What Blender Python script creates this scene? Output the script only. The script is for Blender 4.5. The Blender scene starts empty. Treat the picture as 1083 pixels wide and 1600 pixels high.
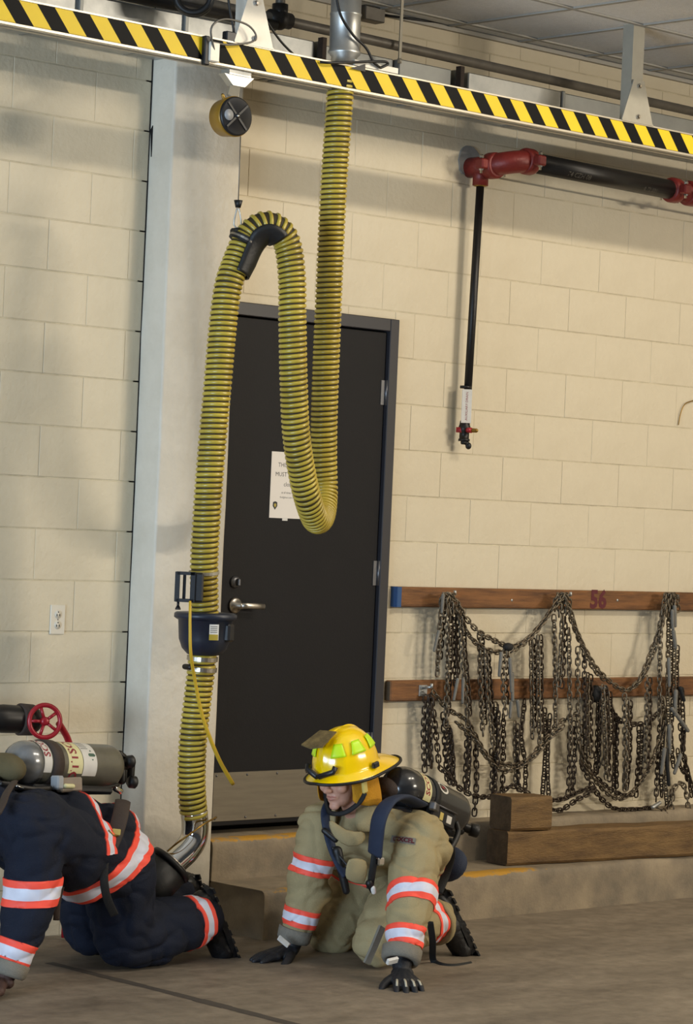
import bpy, bmesh, math, random
import numpy as np
from mathutils import Vector, Matrix, noise
random.seed(7)
SC = bpy.context.scene
COL = SC.collection
PI = math.pi

# ------------------------------------------------------------------ camera
F_PX, YAW, PITCH, ROLL = 4248.8, 0.757157, 0.002771, 0.043219
CAM = np.array([-7.0, -8.6115, 1.705])
_fw = np.array([math.sin(YAW)*math.cos(PITCH), math.cos(YAW)*math.cos(PITCH), math.sin(PITCH)])
_r0 = np.array([math.cos(YAW), -math.sin(YAW), 0.0])
_u0 = np.cross(_r0, _fw)
_rt = math.cos(ROLL)*_r0 + math.sin(ROLL)*_u0
_up = -math.sin(ROLL)*_r0 + math.cos(ROLL)*_u0
cd = bpy.data.cameras.new('camera'); cam = bpy.data.objects.new('camera', cd); COL.objects.link(cam)
cd.sensor_fit = 'HORIZONTAL'; cd.sensor_width = 36.0; cd.lens = F_PX/1083*36.0
cd.clip_start = 0.05; cd.clip_end = 200
M = Matrix.Identity(4)
for i in range(3):
    M[i][0] = _rt[i]; M[i][1] = _up[i]; M[i][2] = -_fw[i]; M[i][3] = CAM[i]
cam.matrix_world = M
SC.camera = cam

# ------------------------------------------------------------------ world, lights, exposure
SC.view_settings.view_transform = 'Standard'; SC.view_settings.look = 'None'
SC.view_settings.gamma = 1.0; SC.view_settings.use_curve_mapping = False
SC.view_settings.exposure = -0.17
w = bpy.data.worlds.new('world'); SC.world = w; w.use_nodes = True
w.node_tree.nodes['Background'].inputs[0].default_value = (0.80, 0.90, 1.0, 1)
w.node_tree.nodes['Background'].inputs[1].default_value = 0.06

def area(name, loc, target, sx, sy, watts, col):
    l = bpy.data.lights.new(name, 'AREA'); l.shape = 'RECTANGLE'; l.size = sx; l.size_y = sy
    l.energy = watts; l.color = col
    o = bpy.data.objects.new(name, l); COL.objects.link(o); o.location = loc
    d = Vector(target)-Vector(loc)
    o.rotation_euler = d.to_track_quat('-Z', 'Y').to_euler()
    return o
WARM = (1.0, 0.895, 0.73)
# one row of fixtures under the high bay ceiling, one low row far out in the bay
for x in (1.5, 3.1):
    area('bay_lamp_near', (x, -4.2, 4.9), (x-1.2, 0, 1.4), 1.0, 0.14, 62, WARM)
for x in (5.2, 6.8):
    area('bay_lamp_far', (x, -11.0, 3.62), (x-4.5, 0, 2.4), 1.2, 0.14, 255, WARM)
# daylight through the open bay doors on the left
area('bay_door_daylight', (-11.0, -4.5, 1.25), (0, -1.0, 0.9), 5.0, 2.4, 1000, (0.62, 0.80, 1.0))

# ------------------------------------------------------------------ helpers
def at(px, py, P):
    """point on the plane y = -P seen at a pixel of the 1083 x 1600 frame"""
    d = _fw + (px-541.5)/F_PX*_rt - (py-800)/F_PX*_up
    return Vector(CAM + d*((-P-CAM[1])/d[1]))

def lin(h):
    out = []
    for i in (0, 2, 4):
        c = int(h[i:i+2], 16)/255.0
        out.append(c/12.92 if c <= 0.04045 else ((c+0.055)/1.055)**2.4)
    return tuple(out)

MATS = {}
def mat(name, col, rough=0.6, metal=0.0, var=0.0, vscale=8.0, col2=None, bump=0.0, bscale=60.0, spec=0.5, stretch=(1, 1, 1), coat=0.0, rvar=0.0):
    """procedural principled material; var mixes in col2 through noise"""
    m = bpy.data.materials.new(name); m.use_nodes = True
    nt = m.node_tree; b = nt.nodes['Principled BSDF']
    c = lin(col) if isinstance(col, str) else col
    b.inputs['Base Color'].default_value = (*c, 1)
    b.inputs['Roughness'].default_value = rough; b.inputs['Metallic'].default_value = metal
    b.inputs['Specular IOR Level'].default_value = spec
    if coat: b.inputs['Coat Weight'].default_value = coat; b.inputs['Coat Roughness'].default_value = 0.12
    tc = nt.nodes.new('ShaderNodeTexCoord'); mp = nt.nodes.new('ShaderNodeMapping')
    nt.links.new(tc.outputs['Object'], mp.inputs[0]); mp.inputs['Scale'].default_value = stretch
    if var > 0:
        n = nt.nodes.new('ShaderNodeTexNoise'); n.inputs['Scale'].default_value = vscale; n.inputs['Detail'].default_value = 6
        n.inputs['Roughness'].default_value = 0.65
        nt.links.new(mp.outputs[0], n.inputs['Vector'])
        r = nt.nodes.new('ShaderNodeValToRGB'); r.color_ramp.elements[0].position = 0.38; r.color_ramp.elements[1].position = 0.68
        c2 = lin(col2) if isinstance(col2, str) else (col2 or tuple(x*0.55 for x in c))
        r.color_ramp.elements[0].color = (*c, 1)
        r.color_ramp.elements[1].color = (*[c[i]*(1-var)+c2[i]*var for i in range(3)], 1)
        nt.links.new(n.outputs['Fac'], r.inputs[0]); nt.links.new(r.outputs[0], b.inputs['Base Color'])
        if rvar:
            mr = nt.nodes.new('ShaderNodeMapRange'); mr.inputs['To Min'].default_value = rough; mr.inputs['To Max'].default_value = rough+rvar
            nt.links.new(n.outputs['Fac'], mr.inputs[0]); nt.links.new(mr.outputs[0], b.inputs['Roughness'])
    if bump > 0:
        n2 = nt.nodes.new('ShaderNodeTexNoise'); n2.inputs['Scale'].default_value = bscale; n2.inputs['Detail'].default_value = 4
        nt.links.new(mp.outputs[0], n2.inputs['Vector'])
        bp = nt.nodes.new('ShaderNodeBump'); bp.inputs['Strength'].default_value = bump; bp.inputs['Distance'].default_value = 0.01
        nt.links.new(n2.outputs['Fac'], bp.inputs['Height']); nt.links.new(bp.outputs[0], b.inputs['Normal'])
    MATS[name] = m
    return m

class MB:
    """collects geometry in world coordinates; build() links it as ONE mesh object"""
    def __init__(s): s.v = []; s.f = []; s.mi = []; s.sm = []
    def add(s, verts, faces, mi=0, smooth=True):
        o = len(s.v); s.v += [tuple(v) for v in verts]
        s.f += [tuple(i+o for i in f) for f in faces]; s.mi += [mi]*len(faces); s.sm += [smooth]*len(faces); return s
    def box(s, c, size, rot=None, mi=0, taper=None):
        x, y, z = [k/2 for k in size]; vs = []
        for sz in (-1, 1):
            k = taper if (taper and sz > 0) else 1
            for sx, sy in ((-1, -1), (1, -1), (1, 1), (-1, 1)):
                p = Vector((sx*x*k, sy*y*k, sz*z))
                if rot is not None: p = rot @ p
                vs.append(p+Vector(c))
        return s.add(vs, [(3, 2, 1, 0), (4, 5, 6, 7), (0, 1, 5, 4), (1, 2, 6, 5), (2, 3, 7, 6), (3, 0, 4, 7)], mi, False)
    def bbox(s, c, size, b=0.004, rot=None, mi=0):
        """box with chamfered edges"""
        bm = bmesh.new(); bmesh.ops.create_cube(bm, size=1)
        for v in bm.verts: v.co = Vector((v.co[0]*size[0], v.co[1]*size[1], v.co[2]*size[2]))
        bmesh.ops.bevel(bm, geom=bm.edges[:], offset=b, segments=1, affect='EDGES', profile=0.5)
        bm.verts.index_update()
        vs = [((rot @ v.co) if rot is not None else v.co)+Vector(c) for v in bm.verts]
        fs = [tuple(v.index for v in f.verts) for f in bm.faces]; bm.free()
        return s.add(vs, fs, mi, False)
    def lathe(s, prof, p0, axis, n=24, mi=0, smooth=True, ref=None):
        a = Vector(axis).normalized(); p0 = Vector(p0)
        u = a.orthogonal().normalized() if ref is None else (Vector(ref)-a*a.dot(Vector(ref))).normalized()
        v = a.cross(u); vs = []; fs = []
        for t, r in prof:
            for k in range(n):
                q = 2*PI*k/n; vs.append(p0+a*t+(u*math.cos(q)+v*math.sin(q))*r)
        for i in range(len(prof)-1):
            for k in range(n):
                k2 = (k+1) % n; fs.append((i*n+k, i*n+k2, (i+1)*n+k2, (i+1)*n+k))
        fs.append(tuple(range(n-1, -1, -1))); fs.append(tuple((len(prof)-1)*n+k for k in range(n)))
        return s.add(vs, fs, mi, smooth)
    def cyl(s, p0, p1, r0, r1=None, n=16, mi=0, smooth=True):
        d = Vector(p1)-Vector(p0); return s.lathe([(0, r0), (d.length, r0 if r1 is None else r1)], p0, d, n, mi, smooth)
    def cap(s, p0, p1, r0, r1=None, n=14, mi=0):
        """tapered capsule with rounded ends"""
        r1 = r0 if r1 is None else r1
        d = Vector(p1)-Vector(p0); L = max(d.length, 1e-5); pr = []
        for i in range(5): q = PI/2*i/5; pr.append((-r0*math.cos(q)+0, max(r0*math.sin(q), r0*0.03)))
        pr.append((0, r0)); pr.append((L, r1))
        for i in range(1, 6): q = PI/2*i/5; pr.append((L+r1*math.sin(q), max(r1*math.cos(q), r1*0.03)))
        return s.lathe(pr, p0, d if d.length > 1e-5 else (0, 0, 1), n, mi)
    def chain(s, pts, rad, n=14):
        for i in range(len(pts)-1): s.cap(pts[i], pts[i+1], rad[i], rad[i+1], n)
        return s
    def ell(s, c, r, rot=None, n=20, mi=0):
        vs = []; fs = []; m = n//2; c = Vector(c)
        for i in range(m+1):
            t = PI*i/m; st = max(math.sin(t), 0.02)
            for k in range(n):
                q = 2*PI*k/n; p = Vector((r[0]*st*math.cos(q), r[1]*st*math.sin(q), r[2]*math.cos(t)))
                vs.append(c+(rot @ p if rot is not None else p))
        for i in range(m):
            for k in range(n):
                k2 = (k+1) % n; fs.append((i*n+k, (i+1)*n+k, (i+1)*n+k2, i*n+k2))
        fs.append(tuple(range(n))); fs.append(tuple(m*n+k for k in range(n-1, -1, -1)))
        return s.add(vs, fs, mi)
    def tube(s, pts, r, n=8, closed=False, mi=0, flat=None, ref=None, cap=True):
        """tube along a polyline (parallel transport); flat=(w,h) gives a ribbon"""
        P = [Vector(p) for p in pts]; N = len(P); vs = []; fs = []; u = None
        for i in range(N):
            a = P[(i+1) % N] if (closed or i < N-1) else P[i]; b = P[i-1] if (closed or i > 0) else P[i]
            t = (a-b).normalized()
            if u is None:
                u = Vector(ref) if ref is not None else t.orthogonal()
            u = (u-t*t.dot(u)).normalized(); v = t.cross(u)
            ri = r[i] if isinstance(r, (list, tuple)) else r
            for k in range(n):
                q = 2*PI*(k+0.5)/n
                if flat: o = u*(flat[0]*(1 if math.cos(q) > 0 else -1))+v*(flat[1]*(1 if math.sin(q) > 0 else -1)) if n == 4 else u*flat[0]*math.cos(q)+v*flat[1]*math.sin(q)
                else: o = (u*math.cos(q)+v*math.sin(q))*ri
                vs.append(P[i]+o)
        for i in range(N if closed else N-1):
            j = (i+1) % N
            for k in range(n):
                k2 = (k+1) % n; fs.append((i*n+k, i*n+k2, j*n+k2, j*n+k))
        if not closed and cap: fs.append(tuple(range(n-1, -1, -1))); fs.append(tuple((N-1)*n+k for k in range(n)))
        return s.add(vs, fs, mi, n > 4)
    def poly(s, pts, thick, mi=0):
        """flat polygon given a thickness vector"""
        n = len(pts); t = Vector(thick)
        vs = [Vector(p) for p in pts]+[Vector(p)+t for p in pts]
        fs = [tuple(range(n-1, -1, -1)), tuple(range(n, 2*n))]+[(i, (i+1) % n, n+(i+1) % n, n+i) for i in range(n)]
        return s.add(vs, fs, mi, False)
    def mesh(s, name, origin=(0, 0, 0)):
        me = bpy.data.meshes.new(name); o = Vector(origin)
        me.from_pydata([Vector(v)-o for v in s.v], [], s.f)
        me.polygons.foreach_set('material_index', s.mi); me.polygons.foreach_set('use_smooth', s.sm); me.update()
        return me
    def build(s, name, mats, parent=None, label=None):
        org = ORG.get(parent.name, (0, 0, 0)) if parent else (0, 0, 0)
        return put(s.mesh(name, org), name, mats, parent, label)

ORG = {}
def put(me, name, mats, parent=None, label=None):
    for m in (mats if isinstance(mats, (list, tuple)) else [mats]): me.materials.append(MATS[m])
    o = bpy.data.objects.new(name, me); COL.objects.link(o)
    if parent is not None: o.parent = parent; ORG[o.name] = ORG.get(parent.name, (0, 0, 0))
    if label: o['label'] = label
    return o
def thing(name, label, cat, loc=(0, 0, 0), group=None):
    o = bpy.data.objects.new(name, None); COL.objects.link(o); o.location = loc; ORG[o.name] = tuple(loc)
    o.empty_display_size = 0.1
    return tag(o, label, cat, group)
def tag(o, label, cat, group=None):
    o['label'] = label; o['category'] = cat
    if group: o['group'] = group
    return o
def single(mb, name, mats, label, cat, group=None):
    """a thing that is one mesh, origin at the bottom of its bounds"""
    a = np.array([tuple(v) for v in mb.v]); org = ((a[:, 0].min()+a[:, 0].max())/2, (a[:, 1].min()+a[:, 1].max())/2, a[:, 2].min())
    o = put(mb.mesh(name, org), name, mats); o.location = org; ORG[o.name] = org
    return tag(o, label, cat, group)
def struct(mb, name, mats, parent=None):
    o = mb.build(name, mats, parent)
    if parent is None: o['kind'] = 'structure'
    return o
def spline(pts, per=12):
    """Catmull-Rom through points"""
    P = [Vector(p) for p in pts]; P = [P[0]*2-P[1]]+P+[P[-1]*2-P[-2]]; out = []
    for i in range(1, len(P)-2):
        for k in range(per):
            t = k/per
            out.append(0.5*((2*P[i])+(P[i+1]-P[i-1])*t+(2*P[i-1]-5*P[i]+4*P[i+1]-P[i+2])*t*t+(3*P[i]-P[i-1]-3*P[i+1]+P[i+2])*t**3))
    out.append(P[-2]); return out
def resample(P, step):
    P = [Vector(p) for p in P]; d = [0]
    for i in range(1, len(P)): d.append(d[-1]+(P[i]-P[i-1]).length)
    n = max(2, int(round(d[-1]/step))); out = []; j = 0
    for k in range(n+1):
        t = d[-1]*k/n
        while j < len(P)-2 and d[j+1] < t: j += 1
        f = (t-d[j])/max(d[j+1]-d[j], 1e-9); out.append(P[j].lerp(P[j+1], min(max(f, 0), 1)))
    return out
def basis(x, z):
    """rotation whose local x follows x and local z leans to z"""
    x = Vector(x).normalized(); z = Vector(z); z = (z-x*x.dot(z)).normalized(); y = z.cross(x)
    return Matrix(((x[0], y[0], z[0]), (x[1], y[1], z[1]), (x[2], y[2], z[2])))
def evaluated(me, mods):
    o = bpy.data.objects.new('tmp', me); COL.objects.link(o)
    for typ, kw in mods:
        m = o.modifiers.new('m', typ)
        for k, v in kw.items(): setattr(m, k, v)
    dg = bpy.context.evaluated_depsgraph_get(); dg.update()
    r = bpy.data.meshes.new_from_object(o.evaluated_get(dg)); bpy.data.objects.remove(o); return r
def blob(mb, voxel=0.008, smooth=6, wr=0.0, fz=16.0, fxy=6.0, seed=0.0, keep=None):
    """union of all pieces as one skin: voxel remesh, smooth, cloth folds along normals (world coordinates)"""
    me = evaluated(mb.mesh('tmp'), [('REMESH', dict(mode='VOXEL', voxel_size=voxel, adaptivity=0.0)), ('SMOOTH', dict(factor=0.5, iterations=smooth))])
    if wr:
        nv = len(me.vertices); co = np.empty(nv*3); me.vertices.foreach_get('co', co); co = co.reshape(-1, 3)
        no = np.array([tuple(v.normal) for v in me.vertices])
        for i in range(nv):
            x, y, z = co[i]; k = 1.0
            wob = 0.06*noise.noise(Vector((x*5, y*5, z*5+seed)))
            a = noise.noise(Vector((x*fxy+seed, y*fxy, (z+wob)*fz)))
            b = noise.noise(Vector((x*fxy*2.3, y*fxy*2.3+seed, (z+0.4*x+wob)*fz*1.7)))
            c = noise.noise(Vector((x*fxy*1.7+2*z+seed, y*fxy*1.7-z, z*fz*0.9+1.5*x)))
            co[i] += no[i]*wr*(0.25+0.40*b+0.45*c-1.0*max(0.0, 1-3.2*abs(a))**1.6-0.7*max(0.0, 1-4.0*abs(c))**1.6)
        me.vertices.foreach_set('co', co.ravel())
        me.update()
    me.polygons.foreach_set('use_smooth', [True]*len(me.polygons)); me.update()
    return me
def shift(me, org):
    me.transform(Matrix.Translation(-Vector(org))); return me
def bands(src, p0, p1, cuts, rmax, off=0.004, cond=None):
    """strips cut out of a garment around the axis p0-p1: cuts = [(a,b,mi),...] in metres along the axis"""
    p0 = Vector(p0); ax = (Vector(p1)-p0).normalized(); bm = bmesh.new(); bm.from_mesh(src)
    kill = [f for f in bm.faces if (lambda d: (d-ax*d.dot(ax)).length > rmax or not (cuts[0][0]-0.05 < d.dot(ax) < cuts[-1][1]+0.05) or (cond and not cond(f.calc_center_median())))(f.calc_center_median()-p0)]
    bmesh.ops.delete(bm, geom=kill, context='FACES')
    for t in sorted({c for a, b, _ in cuts for c in (a, b)}):
        bmesh.ops.bisect_plane(bm, geom=bm.verts[:]+bm.edges[:]+bm.faces[:], plane_co=p0+ax*t, plane_no=ax, dist=1e-5)
    kill = []
    for f in bm.faces:
        t = (f.calc_center_median()-p0).dot(ax); hit = [m for a, b, m in cuts if a <= t <= b]
        if hit: f.material_index = hit[0]
        else: kill.append(f)
    bmesh.ops.delete(bm, geom=kill, context='FACES')
    bm.normal_update()
    for v in bm.verts: v.co += v.normal*off
    mb = MB(); bm.verts.index_update()
    vs = [v.co.copy() for v in bm.verts]; ns = [v.normal.copy() for v in bm.verts]
    mb.v = [tuple(v) for v in vs]; mb.f = [tuple(v.index for v in f.verts) for f in bm.faces]
    mb.mi = [f.material_index for f in bm.faces]; mb.sm = [True]*len(mb.f)
    n = len(vs); mb.v += [tuple(vs[i]-ns[i]*(off+0.003)) for i in range(n)]
    for e in bm.edges:
        if len(e.link_faces) == 1:
            a, b = e.verts[0].index, e.verts[1].index
            mb.f.append((a, b, n+b, n+a)); mb.mi.append(e.link_faces[0].material_index); mb.sm.append(False)
    bm.free(); return mb
STRIPE = [(0, 0.020, 0), (0.020, 0.052, 1), (0.052, 0.072, 0)]
def stripe_cuts(t, k=1.0): return [(t+a*k, t+b*k, m) for a, b, m in STRIPE]
def text(s, size, bold=0.0, spacing=1.0):
    c = bpy.data.curves.new('t', 'FONT'); c.body = s; c.size = size; c.align_x = 'CENTER'; c.align_y = 'CENTER'; c.resolution_u = 2; c.offset = bold; c.space_character = spacing
    o = bpy.data.objects.new('t', c); COL.objects.link(o); dg = bpy.context.evaluated_depsgraph_get(); dg.update()
    me = bpy.data.meshes.new_from_object(o.evaluated_get(dg)); bpy.data.objects.remove(o)
    return [v.co.copy() for v in me.vertices], [tuple(p.vertices) for p in me.polygons]
def text_on(mb, s, size, fn, mi=0, bold=0.0):
    v, f = text(s, size, bold); mb.add([fn(p[0], p[1]) for p in v], f, mi, False)

# ------------------------------------------------------------------ materials
mat('block_paint', 'd6cab0', 0.55, var=0.30, vscale=3.0, col2='bcae92', bump=0.25, bscale=45)
mat('mortar_paint', 'd0c4a8', 0.6, var=0.5, vscale=9, col2='8d8068', bump=0.3, bscale=60)
mat('pillar_paint', 'd3cbbb', 0.5, var=0.35, vscale=5.0, col2='b3a995', bump=0.35, bscale=28)
mat('ceiling_tile', 'f4f1ec', 0.9, var=0.15, vscale=60, col2='a8a39a', bump=0.5, bscale=220)
mat('grid_bar', 'a9a49a', 0.6)
mat('dark_door', '151416', 0.55, var=0.25, vscale=2.0, col2='1e1d1f', bump=0.05, bscale=120, spec=0.2)
mat('door_frame', '2b2a2f', 0.4, var=0.2, vscale=9, col2='2a2a2c')
mat('black_gap', '050505', 0.9)
mat('kick_steel', '7a7263', 0.5, 0.55, var=0.4, vscale=4, col2='5c564b', bump=0.05, bscale=200, stretch=(1, 1, 12))
mat('hinge_steel', '6f6f72', 0.4, 0.8)
mat('brushed_steel', 'b8b2a8', 0.32, 0.95, var=0.2, vscale=30, col2='8d877d')
mat('bright_steel', 'd8d5d0', 0.08, 1.0, var=0.15, vscale=6, col2='a39e96')
mat('galvanised', 'c2c3c0', 0.34, 0.85, var=0.55, vscale=7, col2='8d9091', rvar=0.15)
mat('galvanised_dull', '9b9d9b', 0.45, 0.7, var=0.5, vscale=5, col2='777a7a')
mat('white_metal', 'ddd8cc', 0.45, 0.15, var=0.25, vscale=12, col2='b9b3a4')
mat('grey_post', 'a9a496', 0.5, 0.3, var=0.3, vscale=10, col2='8a8578')
mat('rail_aluminium', 'c7bfae', 0.4, 0.6, var=0.2, vscale=12, col2='9a9384')
mat('tape_yellow', 'f0cc0c', 0.55, var=0.15, vscale=10, col2='c9a80a')
mat('tape_black', '0a0a0a', 0.6, spec=0.15)
mat('hose_yellow', 'c4ae42', 0.36, var=0.75, vscale=5, col2='8f7a2a', coat=0.25)
mat('hose_wall', '352a12', 0.7, var=0.6, vscale=9, col2='2a2414')
mat('black_rubber', '101011', 0.5, bump=0.1, bscale=90)
mat('black_plastic', '17181c', 0.42, var=0.2, vscale=20, col2='222328')
mat('navy_plastic', '1c2434', 0.4, var=0.2, vscale=12, col2='141a26')
mat('black_steel_pipe', '1b1918', 0.42, 0.3, var=0.35, vscale=12, col2='2c2826')
mat('grey_pipe', '6f6a62', 0.5, 0.4, var=0.5, vscale=14, col2='4c4740')
mat('red_iron', '7c2620', 0.45, 0.1, var=0.4, vscale=12, col2='531614', bump=0.15, bscale=60)
mat('red_valve', 'a01c28', 0.35, 0.1, var=0.2, vscale=14, col2='7a1119')
mat('board_wood', '87592f', 0.6, var=0.85, vscale=3.5, col2='472b15', bump=0.3, bscale=40, stretch=(1.2, 10, 14))
mat('timber_wood', '7d6038', 0.7, var=0.85, vscale=3.0, col2='4d361c', bump=0.5, bscale=25, stretch=(1.5, 9, 9))
mat('timber_end', '5a4a37', 0.8, var=0.8, vscale=16, col2='382c20', bump=0.5, bscale=40)
mat('blue_paint', '1d4a7c', 0.5)
mat('maroon_paint', '581520', 0.6)
mat('chain_steel', '7a7060', 0.42, 0.75, var=0.8, vscale=18, col2='4a3a2a')
mat('chain_dark', '453a30', 0.5, 0.6, var=0.7, vscale=22, col2='2c2019')
mat('grip_grey', '77736a', 0.65, var=0.5, vscale=25, col2='55524b')
mat('concrete_floor', '82766a', 0.6, var=0.0)
mat('concrete_step', '8f8370', 0.75)
mat('joint_tar', '463f38', 0.7, var=0.4, vscale=14, col2='554d43')
mat('tan_cloth', 'a3946f', 0.85, var=0.35, vscale=9, col2='877957', bump=0.35, bscale=260, spec=0.25)
mat('tan_dirty', '6f6350', 0.9, var=0.5, vscale=10, col2='4d4538', bump=0.35, bscale=260, spec=0.2)
mat('navy_cloth', '141a2a', 0.8, var=0.35, vscale=8, col2='10141f', bump=0.35, bscale=260, spec=0.3)
mat('cuff_grey', '7f796d', 0.9, var=0.4, vscale=40, col2='6b6862', bump=0.4, bscale=300)
mat('stripe_orange', 'ff5540', 0.6, var=0.2, vscale=14, col2='f0402c')
mat('stripe_silver', 'dcdce8', 0.5, 0.0, var=0.3, vscale=18, col2='b4b4c2')
mat('skin', 'c99a84', 0.5, var=0.3, vscale=20, col2='b98470', spec=0.4)
mat('lip', 'b5786a', 0.45)
mat('eye_white', 'd8d0c8', 0.2)
mat('iris', '3a2c20', 0.2)
mat('hair', '3a2a1c', 0.7)
mat('helmet_yellow', 'ffd400', 0.2, var=0.2, vscale=5, col2='f0b800', coat=0.6)
mat('flap_ochre', 'c88f18', 0.85, var=0.3, vscale=14, col2='8c600e', bump=0.3, bscale=200)
mat('lime_reflector', 'c8f01a', 0.35)
mat('shield_leather', '5a4a2a', 0.75, var=0.7, vscale=30, col2='8a7446', bump=0.5, bscale=120)
mat('buckle_tan', 'c9b568', 0.4)
mat('strap_navy', '1f2a40', 0.75, bump=0.3, bscale=300)
mat('strap_black', '141414', 0.7, bump=0.3, bscale=300)
mat('strap_brown', '3d3028', 0.75, var=0.4, vscale=30, col2='2a211c', bump=0.3, bscale=300)
mat('tank_black', '26272a', 0.22, 0.1, var=0.4, vscale=10, col2='35332f', coat=0.4)
mat('tank_grey', '77787a', 0.22, 0.35, var=0.6, vscale=12, col2='8a8a88', coat=0.35)
mat('tank_body_grey', '6d695c', 0.35, 0.2, var=0.5, vscale=12, col2='4f4c44')
mat('label_cream', 'd9d2a0', 0.45, var=0.2, vscale=20, col2='b8b084')
mat('label_white', 'd8d4cc', 0.45, var=0.25, vscale=25, col2='b0aca4')
mat('label_red', '8a2430', 0.5)
mat('label_green', '3a5a48', 0.5)
mat('ink', '2a2a2c', 0.6)
mat('paper', 'e2dbd2', 0.7)
mat('device_beige', '8d7f70', 0.5, var=0.3, vscale=30, col2='75685a')
mat('device_grey', '9a9c9e', 0.4)
mat('device_yellow', 'a89436', 0.45)
mat('glove_black', '14151a', 0.6, var=0.3, vscale=25, col2='1e2028', bump=0.25, bscale=220)
mat('glove_brown', '4a3028', 0.65, var=0.4, vscale=25, col2='33201a', bump=0.25, bscale=180)
mat('glove_light', 'b5ad98', 0.6)
mat('boot_rubber', '121214', 0.45, var=0.3, vscale=18, col2='1c1c1e', bump=0.2, bscale=90)
mat('olive_canvas', '5c5236', 0.85, var=0.4, vscale=16, col2='463e28', bump=0.3, bscale=200)
mat('outlet_ivory', 'd8d0bf', 0.4)
mat('reel_yellow', '9a7420', 0.4, 0.2)
mat('cord_yellow', 'c9a52c', 0.5)
mat('wire', '6d6a64', 0.5, 0.5)
mat('brass', '9a7a3a', 0.35, 0.8)
mat('patch_plaster', '8c8a86', 0.85, var=0.5, vscale=18, col2='6a6864')

def paint_masks():
    """floor stains, and yellow nosing paint worn along the step edges"""
    m = MATS['concrete_floor']; nt = m.node_tree; b = nt.nodes['Principled BSDF']; L = nt.links
    tc = nt.nodes.new('ShaderNodeTexCoord')
    def nz(scale, det, vec=None, rough=0.6):
        n = nt.nodes.new('ShaderNodeTexNoise'); n.inputs['Scale'].default_value = scale; n.inputs['Detail'].default_value = det; n.inputs['Roughness'].default_value = rough
        L.new(vec or tc.outputs['Object'], n.inputs['Vector']); return n.outputs['Fac']
    mp = nt.nodes.new('ShaderNodeMapping'); mp.inputs['Scale'].default_value = (0.7, 2.2, 1); L.new(tc.outputs['Object'], mp.inputs[0])
    r = nt.nodes.new('ShaderNodeValToRGB'); L.new(nz(1.5, 8, mp.outputs[0], 0.7), r.inputs[0])
    r.color_ramp.elements[0].position = 0.3; r.color_ramp.elements[0].color = (*lin('6b6052'), 1)
    r.color_ramp.elements[1].position = 0.72; r.color_ramp.elements[1].color = (*lin('9b8d7a'), 1)
    r2 = nt.nodes.new('ShaderNodeValToRGB'); L.new(nz(14, 6), r2.inputs[0])
    r2.color_ramp.elements[0].position = 0.25; r2.color_ramp.elements[0].color = (0.55, 0.54, 0.53, 1)
    r2.color_ramp.elements[1].position = 0.6; r2.color_ramp.elements[1].color = (1, 1, 1, 1)
    mx = nt.nodes.new('ShaderNodeMix'); mx.data_type = 'RGBA'; mx.blend_type = 'MULTIPLY'; mx.inputs['Factor'].default_value = 0.8
    L.new(r.outputs[0], mx.inputs['A']); L.new(r2.outputs[0], mx.inputs['B']); L.new(mx.outputs['Result'], b.inputs['Base Color'])
    mr = nt.nodes.new('ShaderNodeMapRange'); mr.inputs['To Min'].default_value = 0.4; mr.inputs['To Max'].default_value = 0.75; L.new(nz(6, 4), mr.inputs[0]); L.new(mr.outputs[0], b.inputs['Roughness'])
    bp = nt.nodes.new('ShaderNodeBump'); bp.inputs['Strength'].default_value = 0.12; bp.inputs['Distance'].default_value = 0.01; L.new(nz(70, 5), bp.inputs['Height']); L.new(bp.outputs[0], b.inputs['Normal'])
    m = MATS['concrete_step']; nt = m.node_tree; b = nt.nodes['Principled BSDF']; L = nt.links; tc = nt.nodes.new('ShaderNodeTexCoord')
    r = nt.nodes.new('ShaderNodeValToRGB'); L.new(nz(5, 8), r.inputs[0])
    r.color_ramp.elements[0].position = 0.3; r.color_ramp.elements[0].color = (*lin('6f6557'), 1)
    r.color_ramp.elements[1].position = 0.7; r.color_ramp.elements[1].color = (*lin('a09077'), 1)
    bp = nt.nodes.new('ShaderNodeBump'); bp.inputs['Strength'].default_value = 0.3; bp.inputs['Distance'].default_value = 0.01; L.new(nz(80, 5), bp.inputs['Height']); L.new(bp.outputs[0], b.inputs['Normal'])
    at_ = nt.nodes.new('ShaderNodeAttribute'); at_.attribute_name = 'nosing'
    md = nt.nodes.new('ShaderNodeMath'); md.operation = 'MULTIPLY_ADD'; md.inputs[1].default_value = 1.6; md.inputs[2].default_value = -0.55; L.new(nz(7, 7, None, 0.75), md.inputs[0])
    ad = nt.nodes.new('ShaderNodeMath'); ad.operation = 'ADD'; L.new(at_.outputs['Fac'], ad.inputs[0]); L.new(md.outputs[0], ad.inputs[1])
    cr = nt.nodes.new('ShaderNodeValToRGB'); L.new(ad.outputs[0], cr.inputs[0]); cr.color_ramp.elements[0].position = 0.86; cr.color_ramp.elements[1].position = 0.98
    cr.color_ramp.elements[0].color = (0, 0, 0, 1); cr.color_ramp.elements[1].color = (1, 1, 1, 1)
    mx = nt.nodes.new('ShaderNodeMix'); mx.data_type = 'RGBA'; L.new(cr.outputs[0], mx.inputs['Factor']); L.new(r.outputs[0], mx.inputs['A']); mx.inputs['B'].default_value = (*lin('b8892a'), 1)
    L.new(mx.outputs['Result'], b.inputs['Base Color'])
paint_masks()

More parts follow.
